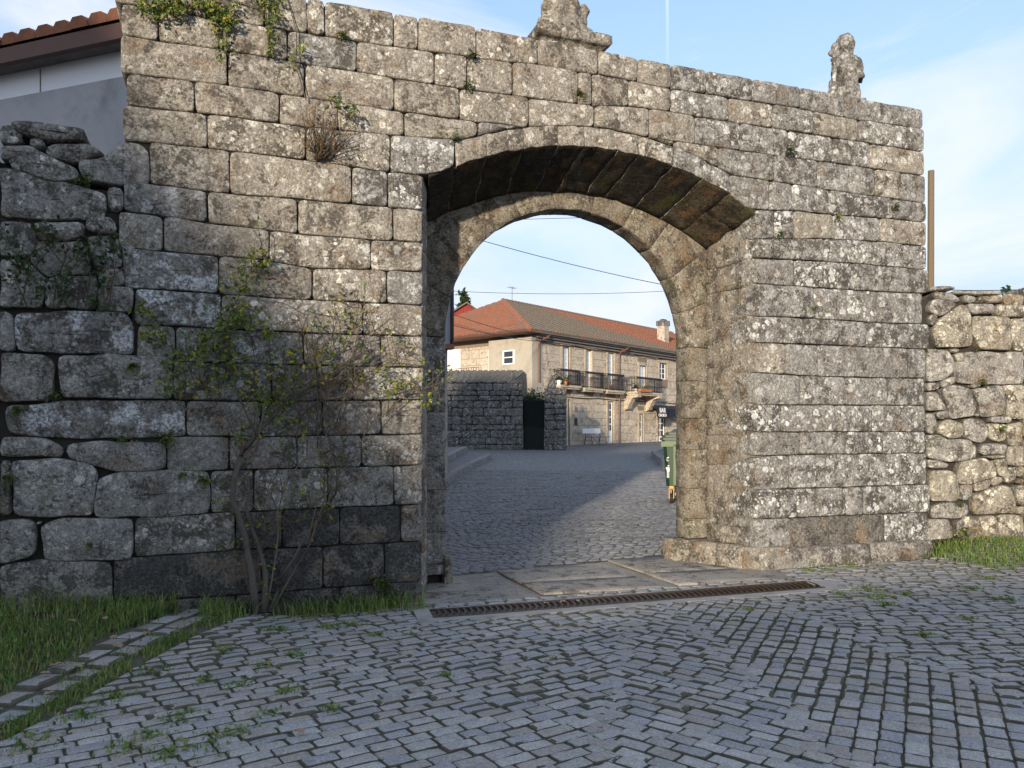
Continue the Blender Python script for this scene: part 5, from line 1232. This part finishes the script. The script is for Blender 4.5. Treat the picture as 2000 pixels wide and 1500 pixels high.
MB().box((-.22, -.1, zeave - .05), (-.13, .2, zeave + .33)).build('verge_stone', M['cement'], hl)
# gable with grey cladding seen past the left jamb
M['clad'] = plain('grey_cladding', (.34, .34, .36), .7, .1, 4)
cl0 = at_depth(879, 700, 20.0); cg_ = thing('clad_house', 'grey clad gable with dark downpipe just past the left jamb', 'house', (cl0.x, cl0.y, 0), -YAW + R(20))
zz = [at_depth(870, y_, 20).z for y_ in (672, 590, 560)]
for k in range(3):
    h0 = zz[0] + (zz[2] - zz[0] + .5) * k / 3; MB().box((-6, 0, h0 + .006), (0, .1, h0 + (zz[2] - zz[0] + .5) / 3)).build('cladding_panel', M['clad'], cg_)
MB().box((-6, .104, -0.2), (-.04, 4, zz[2] + .4)).build('wall', M['plaster'], cg_); MB().box((-6, -.2, zz[0] - .14), (.06, .1, zz[0] - .02)).build('ledge', M['soffitwood'], cg_)
MB().tube([(.03, -.08, zz[2] + .6), (.03, -.08, zz[0] + .1), (-.03, -.08, zz[0] - .1), (-.3, -.06, zz[0] - .18)], .05, 8).build('downpipe', M['blackiron'], cg_)
# red boarded hut behind the house
rd = thing('red_hut', 'red boarded gable hut with mossy roof behind the tiled house', 'hut', tuple(at_depth(870, HOR, 62).xy) + (0,), -YAW + R(18))
zr = [at_depth(900, y_, 62).z for y_ in (648, 613, 592)]
for k in range(16): MB().box((k * .21, 0, zr[0] - 6), (k * .21 + .195, .06 + .01 * (k % 2), zr[1] - .1 + 1.0 * (1 - abs(k - 7.5) / 8))).build('board', M['redwood'], rd)
MB().box((.02, .1, 0), (3.3, 5, zr[1] - .1)).build('wall', M['redwood'], rd)
for s_ in (-1, 1):
    MB().add([(1.68, -.25, zr[1] + 1.02), (1.68, 5, zr[1] + 1.02), (1.68 + s_ * 2.0, 5, zr[1] - .3), (1.68 + s_ * 2.0, -.25, zr[1] - .3), (1.68, -.25, zr[1] + .9), (1.68, 5, zr[1] + .9), (1.68 + s_ * 2.0, 5, zr[1] - .42), (1.68 + s_ * 2.0, -.25, zr[1] - .42)], [(0, 1, 2, 3), (7, 6, 5, 4), (0, 3, 7, 4), (2, 1, 5, 6), (3, 2, 6, 7), (1, 0, 4, 5)]).build('roof_slope', M['tile_grey'], rd)
# wooden pole behind the right wall
pp = at_depth(1816, 560, 13.5); pl_ = thing('wooden_pole', 'weathered wooden pole rising behind the end of the gateway', 'pole', (pp.x, pp.y, 0))
MB().tube([(0, 0, 0), (0.03, 0, at_depth(1816, 333, 13.5).z)], [.062, .05], 10).build('post', M['bark_tan'], pl_); MB().tube([(.07, 0, .2), (.08, 0, at_depth(1816, 345, 13.5).z)], .008, 4).build('wire', M['white'], pl_)
# overhead cables
def cable(a, b_, sag, r, label, n=18):
    a, b_ = Vector(a), Vector(b_); pts = [a.lerp(b_, i / n) - Vector((0, 0, sag * 4 * (i / n) * (1 - i / n))) for i in range(n + 1)]
    o = MB().tube(pts, r, 5).build('overhead_cable', M['blackiron']); tag(o, label, 'cable', 'overhead cables')
cable(at_depth(700, 395, 24), at_depth(1500, 590, 30), .35, .012, 'thick cable sloping down to the right across the open sky in the arch')
cable(at_depth(780, 562, 36), at_depth(1420, 560, 40), .32, .011, 'thin cable sagging just above the tiled roof ridge'); cable(at_depth(930, 431, 26), at_depth(1250, 422, 27), .0, .009, 'short cable just under the crown of the arch')
ec = Vector(wpos(.2, -.3, ez - .15))
cable(at_depth(840, 596, 30), ec, .2, .014, 'upper dark cable crossing the red hip roof to the house corner'); cable(at_depth(840, 615, 30), ec - Vector((0, 0, .1)), .25, .008, 'thin middle cable crossing the red hip roof'); cable(at_depth(840, 622, 26), ec - Vector((0, 0, .25)), .15, .014, 'lower dark cable crossing the red hip roof to the house corner')
cable(at_depth(1840, 566, 60), at_depth(2200, 548, 60), .3, .03, 'far cable above the right rubble wall')

# ------------------------------------------------------------------ unseen house and wall shapes added behind the camera to cast shade
M['render_far'] = plain('cream_render', (.5, .45, .38), .9, .1, 2)
oh = thing('shade_house', 'unseen gabled house shape added behind the viewer to cast shade', 'house', (-18, -19.5, 0))
gxr = -14.25; rx_ = -23; gz_ = lambda x: 4.17 + 30.05 * math.tan(SUN_EL) - 1.17 * (x + 18.64)  # roof slope set so its shadow edge crosses the gate wall
V = [(gxr, 0), (gxr, gz_(gxr)), (rx_, gz_(rx_)), (2 * rx_ - gxr, gz_(gxr)), (2 * rx_ - gxr, 0)]; k = len(V)
o = mesh('gabled_body', [(x, -16.0, z) for x, z in V] + [(x, -24, z) for x, z in V], [tuple(range(k)), tuple(range(2 * k - 1, k - 1, -1))] + [(i, k + i, k + (i + 1) % k, (i + 1) % k) for i in range(k)], M['render_far'], oh); pin(o)
o = MB().box((-13.5, -12.4, -.1), (4, -12.0, 11.2 / math.cos(SUN_AZ) * math.tan(SUN_EL))).build('shade_wall', M['cement'], oh); pin(o)  # added unseen wall, height taken from the sun to shade the foreground

# ------------------------------------------------------------------ vegetation
def leaf_quad(mb, c, d, n, l, w_):
    """a pointed leaf of four vertices, slightly folded."""
    d = d.normalized(); s = d.cross(n); s = s.normalized() if s.length > 1e-4 else Vector((1, 0, 0)); n = s.cross(d)
    mb.add([c, c + d * l * .45 - s * w_ + n * w_ * .35, c + d * l, c + d * l * .45 + s * w_ + n * w_ * .35], [(0, 1, 2), (0, 2, 3)])
def rv(r=random): return Vector((r.uniform(-1, 1), r.uniform(-1, 1), r.uniform(-1, 1)))
def cluster(mb, c, rad, n, l, r, flat=None):
    for _ in range(n):
        o = Vector((r.gauss(0, 1), r.gauss(0, 1), r.gauss(0, 1))) * rad * .55
        if flat: o.y *= .35
        d = (rv(r) + Vector((0, -.4, -.2))).normalized(); leaf_quad(mb, c + o, d, rv(r) + Vector((0, -.8, .5)), l * r.uniform(.6, 1.2), l * .33 * r.uniform(.7, 1.2))
def wpt(px, py, y): return on_plane(px, py, y)
def stem_path(pts, y0, y1, r, wig=.02):
    out = []; n = len(pts)
    for i, (x, yv) in enumerate(pts):
        p = wpt(x, yv, y0 + (y1 - y0) * i / max(1, n - 1)); out.append(p + rv(r) * wig * (i > 0))
    # smooth by inserting midpoints
    res = [out[0]]
    for a, b_ in zip(out, out[1:]): res += [a.lerp(b_, .5) + rv(r) * wig * .35, b_]
    return res
rs = random.Random(21)
base = wpt(515, 1190, -.22)
shrub = thing('climbing_shrub', 'straggly leafy shrub with bare arching stems climbing the left part of the gateway', 'shrub', (base.x, base.y, ground_z(base.x, base.y)))
stems = [([(500, 1195), (492, 1120), (475, 1050), (457, 970), (466, 900), (505, 840), (560, 780), (640, 740), (720, 690)], .022, 'bark_grey'), ([(515, 1195), (520, 1120), (505, 1060), (488, 1000), (478, 930)], .02, 'bark_grey'),
 ([(525, 1195), (550, 1120), (590, 1060), (650, 970), (665, 900), (640, 850), (625, 830)], .014, 'bark_grey'), ([(520, 1190), (536, 1080), (541, 1000), (560, 930), (600, 890), (650, 880), (668, 910)], .011, 'bark_tan'),
 ([(530, 1195), (600, 1060), (640, 960), (680, 900), (720, 840), (790, 770), (845, 772)], .010, 'bark_tan'), ([(500, 880), (520, 800), (560, 730), (610, 690), (690, 660), (770, 640)], .009, 'bark_tan'),
 ([(480, 900), (440, 820), (400, 760), (350, 700), (300, 640)], .007, 'bark'), ([(500, 850), (470, 780), (450, 700), (460, 600), (490, 525), (515, 505)], .009, 'bark'),
 ([(620, 880), (622, 760), (604, 680), (575, 600)], .008, 'bark'), ([(625, 830), (650, 740), (690, 640), (705, 600)], .008, 'bark'), ([(640, 780), (720, 765), (800, 750), (855, 772)], .006, 'bark_tan'),
 ([(620, 830), (560, 760), (500, 720), (420, 690)], .007, 'bark'), ([(625, 870), (680, 780), (760, 700), (800, 660)], .006, 'bark_tan'), ([(618, 820), (640, 700), (660, 620)], .006, 'bark'), ([(600, 1060), (630, 960), (622, 860)], .008, 'bark_tan'), ([(500, 1190), (470, 1100), (440, 1060)], .005, 'bark_tan'), ([(515, 1190), (500, 1090), (530, 1040), (580, 1000), (660, 960)], .005, 'bark')]
sm = {}
for P, r_, mt in stems:
    path = stem_path(P, -.20, -.12 if len(P) > 5 else -.10, rs, .03); n = len(path); r_ *= .75 if r_ < .02 else 1.35
    o = MB().tube(path, [r_ * (1.15 - .75 * i / (n - 1)) for i in range(n)], 6).build('stem', M[mt], shrub, True); pin(o)
tips = []
tw = MB()
for k in range(18):
    a = wpt(rs.uniform(560, 680), rs.uniform(700, 900), -.14); e = wpt(rs.uniform(540, 850), rs.uniform(600, 790), -.1 - rs.random() * .15); m_ = a.lerp(e, .55) + Vector((rs.uniform(-.1, .1), -.06, rs.uniform(.0, .22))); tw.tube([a, a.lerp(m_, .5) + rv(rs) * .02, m_, m_.lerp(e, .55) + Vector((0, 0, .04)), e], [.0055, .005, .004, .003, .002], 4, False)
for P, r_, mt in stems:
    path = stem_path(P, -.20, -.12, rs)
    for p in path[len(path) // 3:]:
        for _ in range(3):
            d = (rv(rs) * .7 + Vector((.1, -.25, .35))).normalized(); l = rs.uniform(.10, .40); q = [p, p + d * l * .5 + rv(rs) * .03, p + d * l + rv(rs) * .06]
            for v in q: v.y = min(v.y, -.03)
            tw.tube(q, [.004, .003, .0015], 4, False)
            if rs.random() < .4: tips.append((q[1], q[2]))
o = pin(tw.build('twigs', M['bark'], shrub)); tag(o, kind='stuff')
lf = MB()
for x, y, rad, n in [(490, 520, 22, 34), (515, 505, 16, 20), (472, 560, 22, 34), (455, 615, 26, 46), (440, 650, 28, 56), (480, 625, 20, 28), (385, 690, 22, 34), (345, 705, 20, 30), (335, 748, 24, 36), (450, 712, 32, 58), (405, 665, 24, 34), (520, 648, 18, 22), (560, 745, 28, 40), (505, 768, 28, 44), (545, 795, 22, 32), (300, 650, 18, 24), (275, 600, 14, 14), (415, 745, 22, 22), (640, 690, 16, 16), (700, 735, 16, 14), (760, 760, 14, 12), (832, 782, 16, 16), (718, 688, 14, 10), (620, 640, 14, 10), (680, 620, 14, 10), (580, 830, 20, 14), (470, 850, 20, 12), (640, 1000, 16, 6), (590, 960, 16, 6), (560, 690, 24, 18), (600, 720, 24, 14), (740, 730, 24, 10), (790, 745, 20, 10)]:
    c = wpt(x, y, -.16); cluster(lf, c, rad * .0052, int(n * 1.5), .058, rs)
for a_, b_ in tips:
    for f_ in (.3, .7, 1.):
        leaf_quad(lf, a_.lerp(b_, f_), (b_ - a_) + rv(rs) * .12, rv(rs) + Vector((0, -.8, .5)), rs.uniform(.03, .06), .014)
o = pin(lf.build('leaves', M['leaf'], shrub)); tag(o, kind='stuff')
# brambles on the dark rubble at the left
br_ = thing('bramble', 'dark tangle of bramble and ivy on the rubble wall at the left edge', 'bramble', tuple(wpt(110, 600, -.1)))
for k in range(9):
    x0 = rs.uniform(20, 220); P = [(x0, 600), (x0 + rs.uniform(-40, 40), 540), (x0 + rs.uniform(-70, 70), 480), (x0 + rs.uniform(-100, 100), 430)]
    o = MB().tube(stem_path(P, -.06, -.2, rs, .04), [.006, .006, .005, .005, .004, .003, .002], 5).build('stem', M['bark'], br_); pin(o)
lf = MB()
for _ in range(44): cluster(lf, wpt(rs.uniform(0, 240), rs.triangular(425, 620, 500), -.09 - rs.random() * .12), .07, 9, .055, rs)
o = pin(lf.build('leaves', M['leaf_dark'], br_)); tag(o, kind='stuff')
# dried bush growing from a joint
db = thing('dry_shrub', 'brown dried shrub sprouting from a joint high above the left jamb', 'shrub', tuple(wpt(630, 314, -.02)))
tw = MB()
for k in range(70):
    a = wpt(628 + rs.uniform(-14, 14), 312, -.03); q = wpt(rs.uniform(572, 705), rs.uniform(195, 285), -.05 - rs.random() * .25); m_ = a.lerp(q, .5) + rv(rs) * .05; m_.y = min(m_.y, -.04); tw.tube([a, m_, q], [.004, .003, .0015], 4, False)
o = pin(tw.build('twigs', M['bark'], db)); tag(o, kind='stuff')
lf = MB()
for k in range(34): cluster(lf, wpt(rs.uniform(580, 695), rs.uniform(200, 300), -.08 - rs.random() * .15), .05, 7, .03, rs)
o = pin(lf.build('dry_leaves', M['leaf_dry'], db)); tag(o, kind='stuff')
lf = MB(); cluster(lf, wpt(655, 197, -.15), .06, 22, .06, rs); cluster(lf, wpt(688, 212, -.15), .06, 14, .06, rs); o = pin(lf.build('green_shoots', M['leaf_fern'], db)); tag(o, kind='stuff')
# ivy hanging over the top left corner
iv = thing('ivy', 'ivy trailing over the top left corner of the gateway', 'ivy', tuple(wpt(400, 20, -.05)))
lf = MB(); tw = MB()
for (x0, x1, y0, y1, n) in ((265, 420, -10, 22, 44), (300, 350, 5, 40, 10), (415, 460, 0, 50, 26), (425, 445, 40, 105, 12), (500, 545, -10, 30, 16), (520, 535, 30, 115, 12), (560, 600, 75, 130, 4)):
    for _ in range(n): cluster(lf, wpt(rs.uniform(x0, x1), rs.uniform(y0, y1), -.04 - rs.random() * .08), .05, 9, .042, rs)
for P in ([(300, -20), (340, 10), (390, 15), (440, 40), (432, 100)], [(420, -10), (470, 5), (520, 20), (528, 110)], [(560, -5), (575, 60), (580, 130), (598, 200)]): tw.tube(stem_path(P, -.03, -.05, rs, .02), .005, 5)
o = pin(lf.build('leaves', M['leaf'], iv)); tag(o, kind='stuff'); o = pin(tw.build('stems', M['bark'], iv)); tag(o, kind='stuff')
# small ferns and weeds in the joints: every one a thing
spots_ = [(670, 70, 'ashlar joint at the top left'), (920, 110, 'wall top joint above the dried shrub side'), (914, 166, 'second joint left of the arch crown'), (1129, 182, 'joint just left of the pedestal line'), (886, 268, 'left end of the arch ring'), (1541, 292, 'upper joint right of the arch'), (1634, 424, 'joint in the middle of the right face'), (1746, 402, 'joint near the right corner'), (1524, 456, 'joint just right of the arch springing'), (1590, 601, 'vertical joint low on the right face'), (1903, 682, 'gap of the right rubble wall below its big stone'), (1806, 680, 'corner where the right rubble wall meets the gate'), (1875, 1035, 'foot of the right rubble wall'), (746, 1133, 'base of the left jamb'), (1578, 1092, 'plinth at the right of the arch'), (1384, 1088, 'rounded plinth nose'), (160, 350, 'gap under the top stones of the left wall'), (100, 462, 'bramble hollow of the left wall'), (262, 712, 'joint left of the shrub'), (104, 772, 'joint beside the two long stones at left'), (36, 800, 'joint at the left edge'), (330, 854, 'joint under the white-spotted stone'), (246, 860, 'joint left of the white-spotted stone end'), (358, 926, 'joint above the ochre stone'), (400, 938, 'joint right of the ochre stone'), (16, 930, 'upright joint at the far left'), (1920, 745, 'mossy stone of the right rubble wall'), (1955, 838, 'small stones of the right rubble wall'), (1873, 985, 'little stone low in the right rubble wall'), (175, 1060, 'gap between the lowest left stones')]
for i, (x, y, lab) in enumerate(spots_):
    right = x > 1812 or (x == 1806)
    c = at_depth(x, y, ZR - .03) if right else wpt(x, y, -.03 if not (1370 < x < 1400) else .6)
    t = thing('wall_weed', 'small green weed in the ' + lab, 'weed', tuple(c), 0, 'weeds growing in the wall joints')
    lf = MB(); sz = rs.uniform(.7, 1.25) * (1.6 if y > 1030 and x > 700 else 1)
    for _ in range(rs.randint(5, 8)):
        d = (rv(rs) * .8 + Vector((0, -.7, rs.uniform(-.6, .6)))).normalized(); l = rs.uniform(.05, .11) * sz; p = Vector((0, 0, 0))
        for k in range(7):
            p2 = d * l * (k + 1) / 7 + Vector((0, 0, -.05 * sz * ((k + 1) / 7) ** 2)); sd_ = d.cross(Vector((0, 0, 1))).normalized()
            for s_ in (-1, 1): leaf_quad(lf, p2, sd_ * s_ + d * .4, Vector((0, -.5, 1)), .032 * sz * (1 - k / 12), .009 * sz)
    cluster(lf, Vector((0, -.02, 0)), .045 * sz, 12, .035, rs)
    o = lf.build('leaves', M['leaf_fern'] if i % 3 else M['leaf'], t); tag(o, kind='stuff')
# grass
def blades(mb, pts, h0, h1, r, lean=.5, w_=.004):
    for p in pts:
        h = r.uniform(h0, h1); a = r.uniform(0, 6.28); d = Vector((math.cos(a), math.sin(a), 0)); s = Vector((-d.y, d.x, 0)) * w_ * r.uniform(.7, 1.3); k = r.uniform(.1, lean) * h
        mb.add([p - s, p + s, p + d * k * .35 + Vector((0, 0, h * .6)) + s * .7, p + d * k * .35 + Vector((0, 0, h * .6)) - s * .7, p + d * k * 1.2 + Vector((0, 0, h * .92))], [(0, 1, 2, 3), (3, 2, 4)])
def gpt(x, y): return Vector((x, y, ground_z(x, y) - .015))
g = MB(); pts = []
while len(pts) < 19000:
    x, y = rs.uniform(-4.2, 1.75), rs.uniform(-4.2, -.03); q = Vector((x, y))
    if x > -.2: 
        lim = -.34 + .16 * noise.noise(Vector((x * 2, 0, 3))) - .12 * max(0, .6 - x)
        if y < lim or rs.random() > min(1, .35 + (y - lim) * 4): continue
    elif -.13 < (q - KA).dot(kn) < .0 and rs.random() < .3: pass
    elif (q - KA).dot(kn) < .33 + .10 * noise.noise(Vector((x * 2, y * 2, 1))): continue
    if noise.noise(Vector((x * 1.5, y * 1.5, 9))) + rs.uniform(-.3, .3) < -.35: continue
    pts.append(gpt(x, y))
for p in pts:
    near = max(0, 1 + p.y / 1.2); blades(g, [p], .04 + .05 * near, .09 + .15 * near, rs, .9, .0045)
for _ in range(5200):
    s_ = rs.uniform(-.4, 6.2); d_ = rs.choice((rs.uniform(-.16, .01), rs.uniform(-.16, .01), rs.uniform(.0, .36))); q = KA + kd * s_ + kn * d_
    if noise.noise(Vector((q.x * 3, q.y * 3, 2))) < -.25: continue
    if d_ > .0 and noise.noise(Vector((q.x * 5, q.y * 5, 7))) < .12: continue
    blades(g, [gpt(q.x, q.y)], .02, .07, rs, 1.1, .0045)
o = g.build('grass', M['grass']); tag(o, 'long green grass along the foot of the wall at the left', 'grass', kind='stuff')
g = MB(); pts = []
while len(pts) < 9000:
    x, y = rs.uniform(7.9, 13), rs.uniform(-1.6, .2)
    # strip along the foot of the right rubble wall
    v = Vector((x, y, 0)) - CAM; zc = v.dot(FW); xc = v.dot(RT)
    if not (ZR - 1.35 + .25 * noise.noise(Vector((xc * 1.3, 0, 5))) < zc < ZR + .05) or xc < 4.85: continue
    if rs.random() > min(1, .25 + (zc - (ZR - 1.35)) * 1.4): continue
    pts.append(gpt(x, y))
blades(g, pts, .04, .12, rs, 1.0, .004); o = g.build('grass', M['grass']); tag(o, 'bright green grass along the foot of the right rubble wall', 'grass', kind='stuff')
# tufts and moss between the cobbles
g = MB()
tufts = [(350, 1400, .14), (390, 1455, .16), (455, 1430, .1), (300, 1440, .1), (520, 1395, .08), (470, 1340, .08), (520, 1300, .08), (580, 1280, .08), (540, 1230, .12), (640, 1225, .1), (690, 1220, .12), (440, 1270, .1), (300, 1310, .12), (220, 1360, .12), (150, 1400, .12), (60, 1450, .18), (650, 1385, .06), (560, 1350, .07), (730, 1240, .08), (400, 1330, .08), (250, 1460, .1), (330, 1470, .1), (1720, 1165, .14), (1690, 1150, .16), (1660, 1105, .14), (1730, 1180, .1), (1640, 1160, .1), (1770, 1160, .08), (1890, 1210, .08), (1810, 1240, .07), (1580, 1115, .08), (1620, 1112, .08), (1930, 1130, .12), (1900, 1150, .1), (800, 1240, .05), (1080, 1290, .04), (870, 1320, .05), (1460, 1190, .05), (1960, 1170, .1)]
for x, y, s in tufts:
    c = on_ground(x, y); P = []
    for _ in range(int(700 * s)): P.append(gpt(c.x + rs.gauss(0, s * .6), c.y + rs.gauss(0, s * .6)))
    blades(g, P, .015, .05, rs, 1.2, .004)
    for _ in range(int(220 * s)): leaf_quad(g, gpt(c.x + rs.gauss(0, s * .5), c.y + rs.gauss(0, s * .5)) + Vector((0, 0, .015)), Vector((rs.uniform(-1, 1), rs.uniform(-1, 1), .4)), Vector((0, 0, 1)), .035, .011)
for _ in range(2600):
    x, y = rs.uniform(-1.6, 9), rs.uniform(-5.5, -.5); k = noise.noise(Vector((x * .8, y * .8, 4))) + (.35 if x < 1 else 0) + (.15 if x > 6 else 0)
    if k < .12 or (Vector((x, y)) - KA).dot(kn) > .35: continue
    P = [gpt(x + rs.gauss(0, .02), y + rs.gauss(0, .02)) for _ in range(5)]; blades(g, P, .006, .022, rs, 1.2, .003)
o = g.build('weed_tufts', M['grass']); tag(o, 'low green weeds and grass in the joints between cobbles', 'weeds', kind='stuff')
# fallen leaves
LEAF_LABELS = ['crumpled brown leaf in the grass, largest of the pale group near the kerb setts', 'small leaf in the grass just below the pale group', 'leaf in the grass at the right of the pale group', 'leaf in the grass close under the lowest wall block', 'big curled leaf in the grass above the kerb setts', 'leaf in the grass left of the tilted bluish kerb stone', 'leaf in the grass beside the big curled one', 'rusty leaf lying on a kerb sett at the left', 'leaf high in the grass left of the others', 'leaf at the left end of the heap on the drain grate', 'middle leaf of the heap on the drain grate', 'leaf at the right end of the heap on the drain grate', 'pale leaf on the cobbles at the left end of the drain', 'small red leaf on the cobbles in the foreground', 'dark leaf alone on the cobbled street beyond the gate', 'brown leaf on the cobbles among weeds, lower left', 'small leaf beside the tilted bluish kerb stone', 'lone leaf on the drain grate left of the heap']
for i, (x, y, s, up) in enumerate([(112, 1305, .10, 0), (88, 1322, .07, 0), (150, 1310, .08, 0), (205, 1225, .08, 0), (232, 1280, .10, 0), (285, 1255, .08, 0), (222, 1262, .08, 0), (98, 1362, .08, 0), (140, 1230, .07, 0), (1068, 1183, .07, 0), (1100, 1180, .06, 0), (1130, 1178, .06, 0), (820, 1223, .04, 0), (1172, 1430, .035, 0), (1045, 987, .10, 0), (585, 1437, .08, 0), (345, 1240, .05, 0), (1010, 1182, .05, 0)]):
    c = on_ground(x, y); t = MB(); a = rs.uniform(0, 6.28)
    pts_ = [(0, 0), (.3, .28), (.55, .2), (.75, .3), (1, 0), (.75, -.3), (.55, -.2), (.3, -.28)]; vs = [(s * (u - .5), s * v, .012 + (.05 if y < 1300 and x < 320 else .008) + s * .35 * abs(v) + .01 * rs.random()) for u, v in pts_] + [(0, 0, .015 + (.05 if y < 1300 and x < 320 else .008))]
    t.add(vs, [(i_, (i_ + 1) % 8, 8) for i_ in range(8)]); o = t.build('fallen_leaf', M['leaf_fallen'] if i != 13 else M['terracotta']); o.location = c; o.rotation_euler.z = a
    tag(o, LEAF_LABELS[i], 'leaf', 'fallen leaves')
# trees far behind
def tree(name, base_, h, rad, label, conifer, seed, leaf='leaf_dark', n=900, ls=.35):
    r = random.Random(seed); t = thing(name, label, 'tree', base_)
    MB().tube([(0, 0, 0), (.1, 0, h * .5), (0, .1, h)], [h * .025, h * .017, .03], 8).build('trunk', M['bark'], t)
    lf = MB(); lim = MB()
    for k in range(26):
        f = .3 + .68 * k / 26; a = k * 2.4; rr_ = rad * (1 - (f - .3) / .72) * r.uniform(.7, 1.1) if conifer else rad * math.sin(min(1, (f - .2) / .8) * math.pi) ** .6 * r.uniform(.5, 1)
        e = Vector((math.cos(a) * rr_, math.sin(a) * rr_, h * f + .1 * rr_)); lim.tube([(0, 0, h * f - .3), e * .5 + Vector((0, 0, h * f * .5)), e], [.06, .04, .02], 4, False)
        for _ in range(n // 26):
            q = Vector((0, 0, h * f)).lerp(e, r.uniform(.3, 1.08)) + Vector((r.gauss(0, .25), r.gauss(0, .25), r.gauss(0, .22))) * rad * .3; leaf_quad(lf, q, rv(r), rv(r) + Vector((0, 0, 1)), ls, ls * .3)
    lim.build('limbs', M['bark'], t); o = lf.build('crown', M[leaf], t); tag(o, kind='stuff')
def base_at(px, Z, dz=0): p = at_depth(px, HOR, Z); return (p.x, p.y, dz)
def th(py, Z): return at_depth(1000, py, Z).z
tree('pine_tree', base_at(907, 85), th(562, 85), 3.0, 'dark pine rising behind the red boarded hut', True, 1, 'leaf_dark', 1500, .5)
tree('pine_tree', base_at(868, 120), th(570, 120), 4, 'hazy grey-green tree left of the pine by the hut', False, 2, 'leaf_dark', 1200, .6)
tree('pine_tree', base_at(1036, 150), th(594, 150), 3, 'small treetop peeping over the roof ridge', True, 3, 'leaf_dark', 700, .6)
tree('pine_tree', base_at(1973, 120), th(557, 120), 4.5, 'round far tree above the right rubble wall', False, 4, 'leaf_dark', 1200, .7)
tree('pine_tree', base_at(2010, 120), th(566, 120), 4.5, 'low far tree at the right edge above the rubble wall', False, 5, 'leaf_dark', 1200, .7)
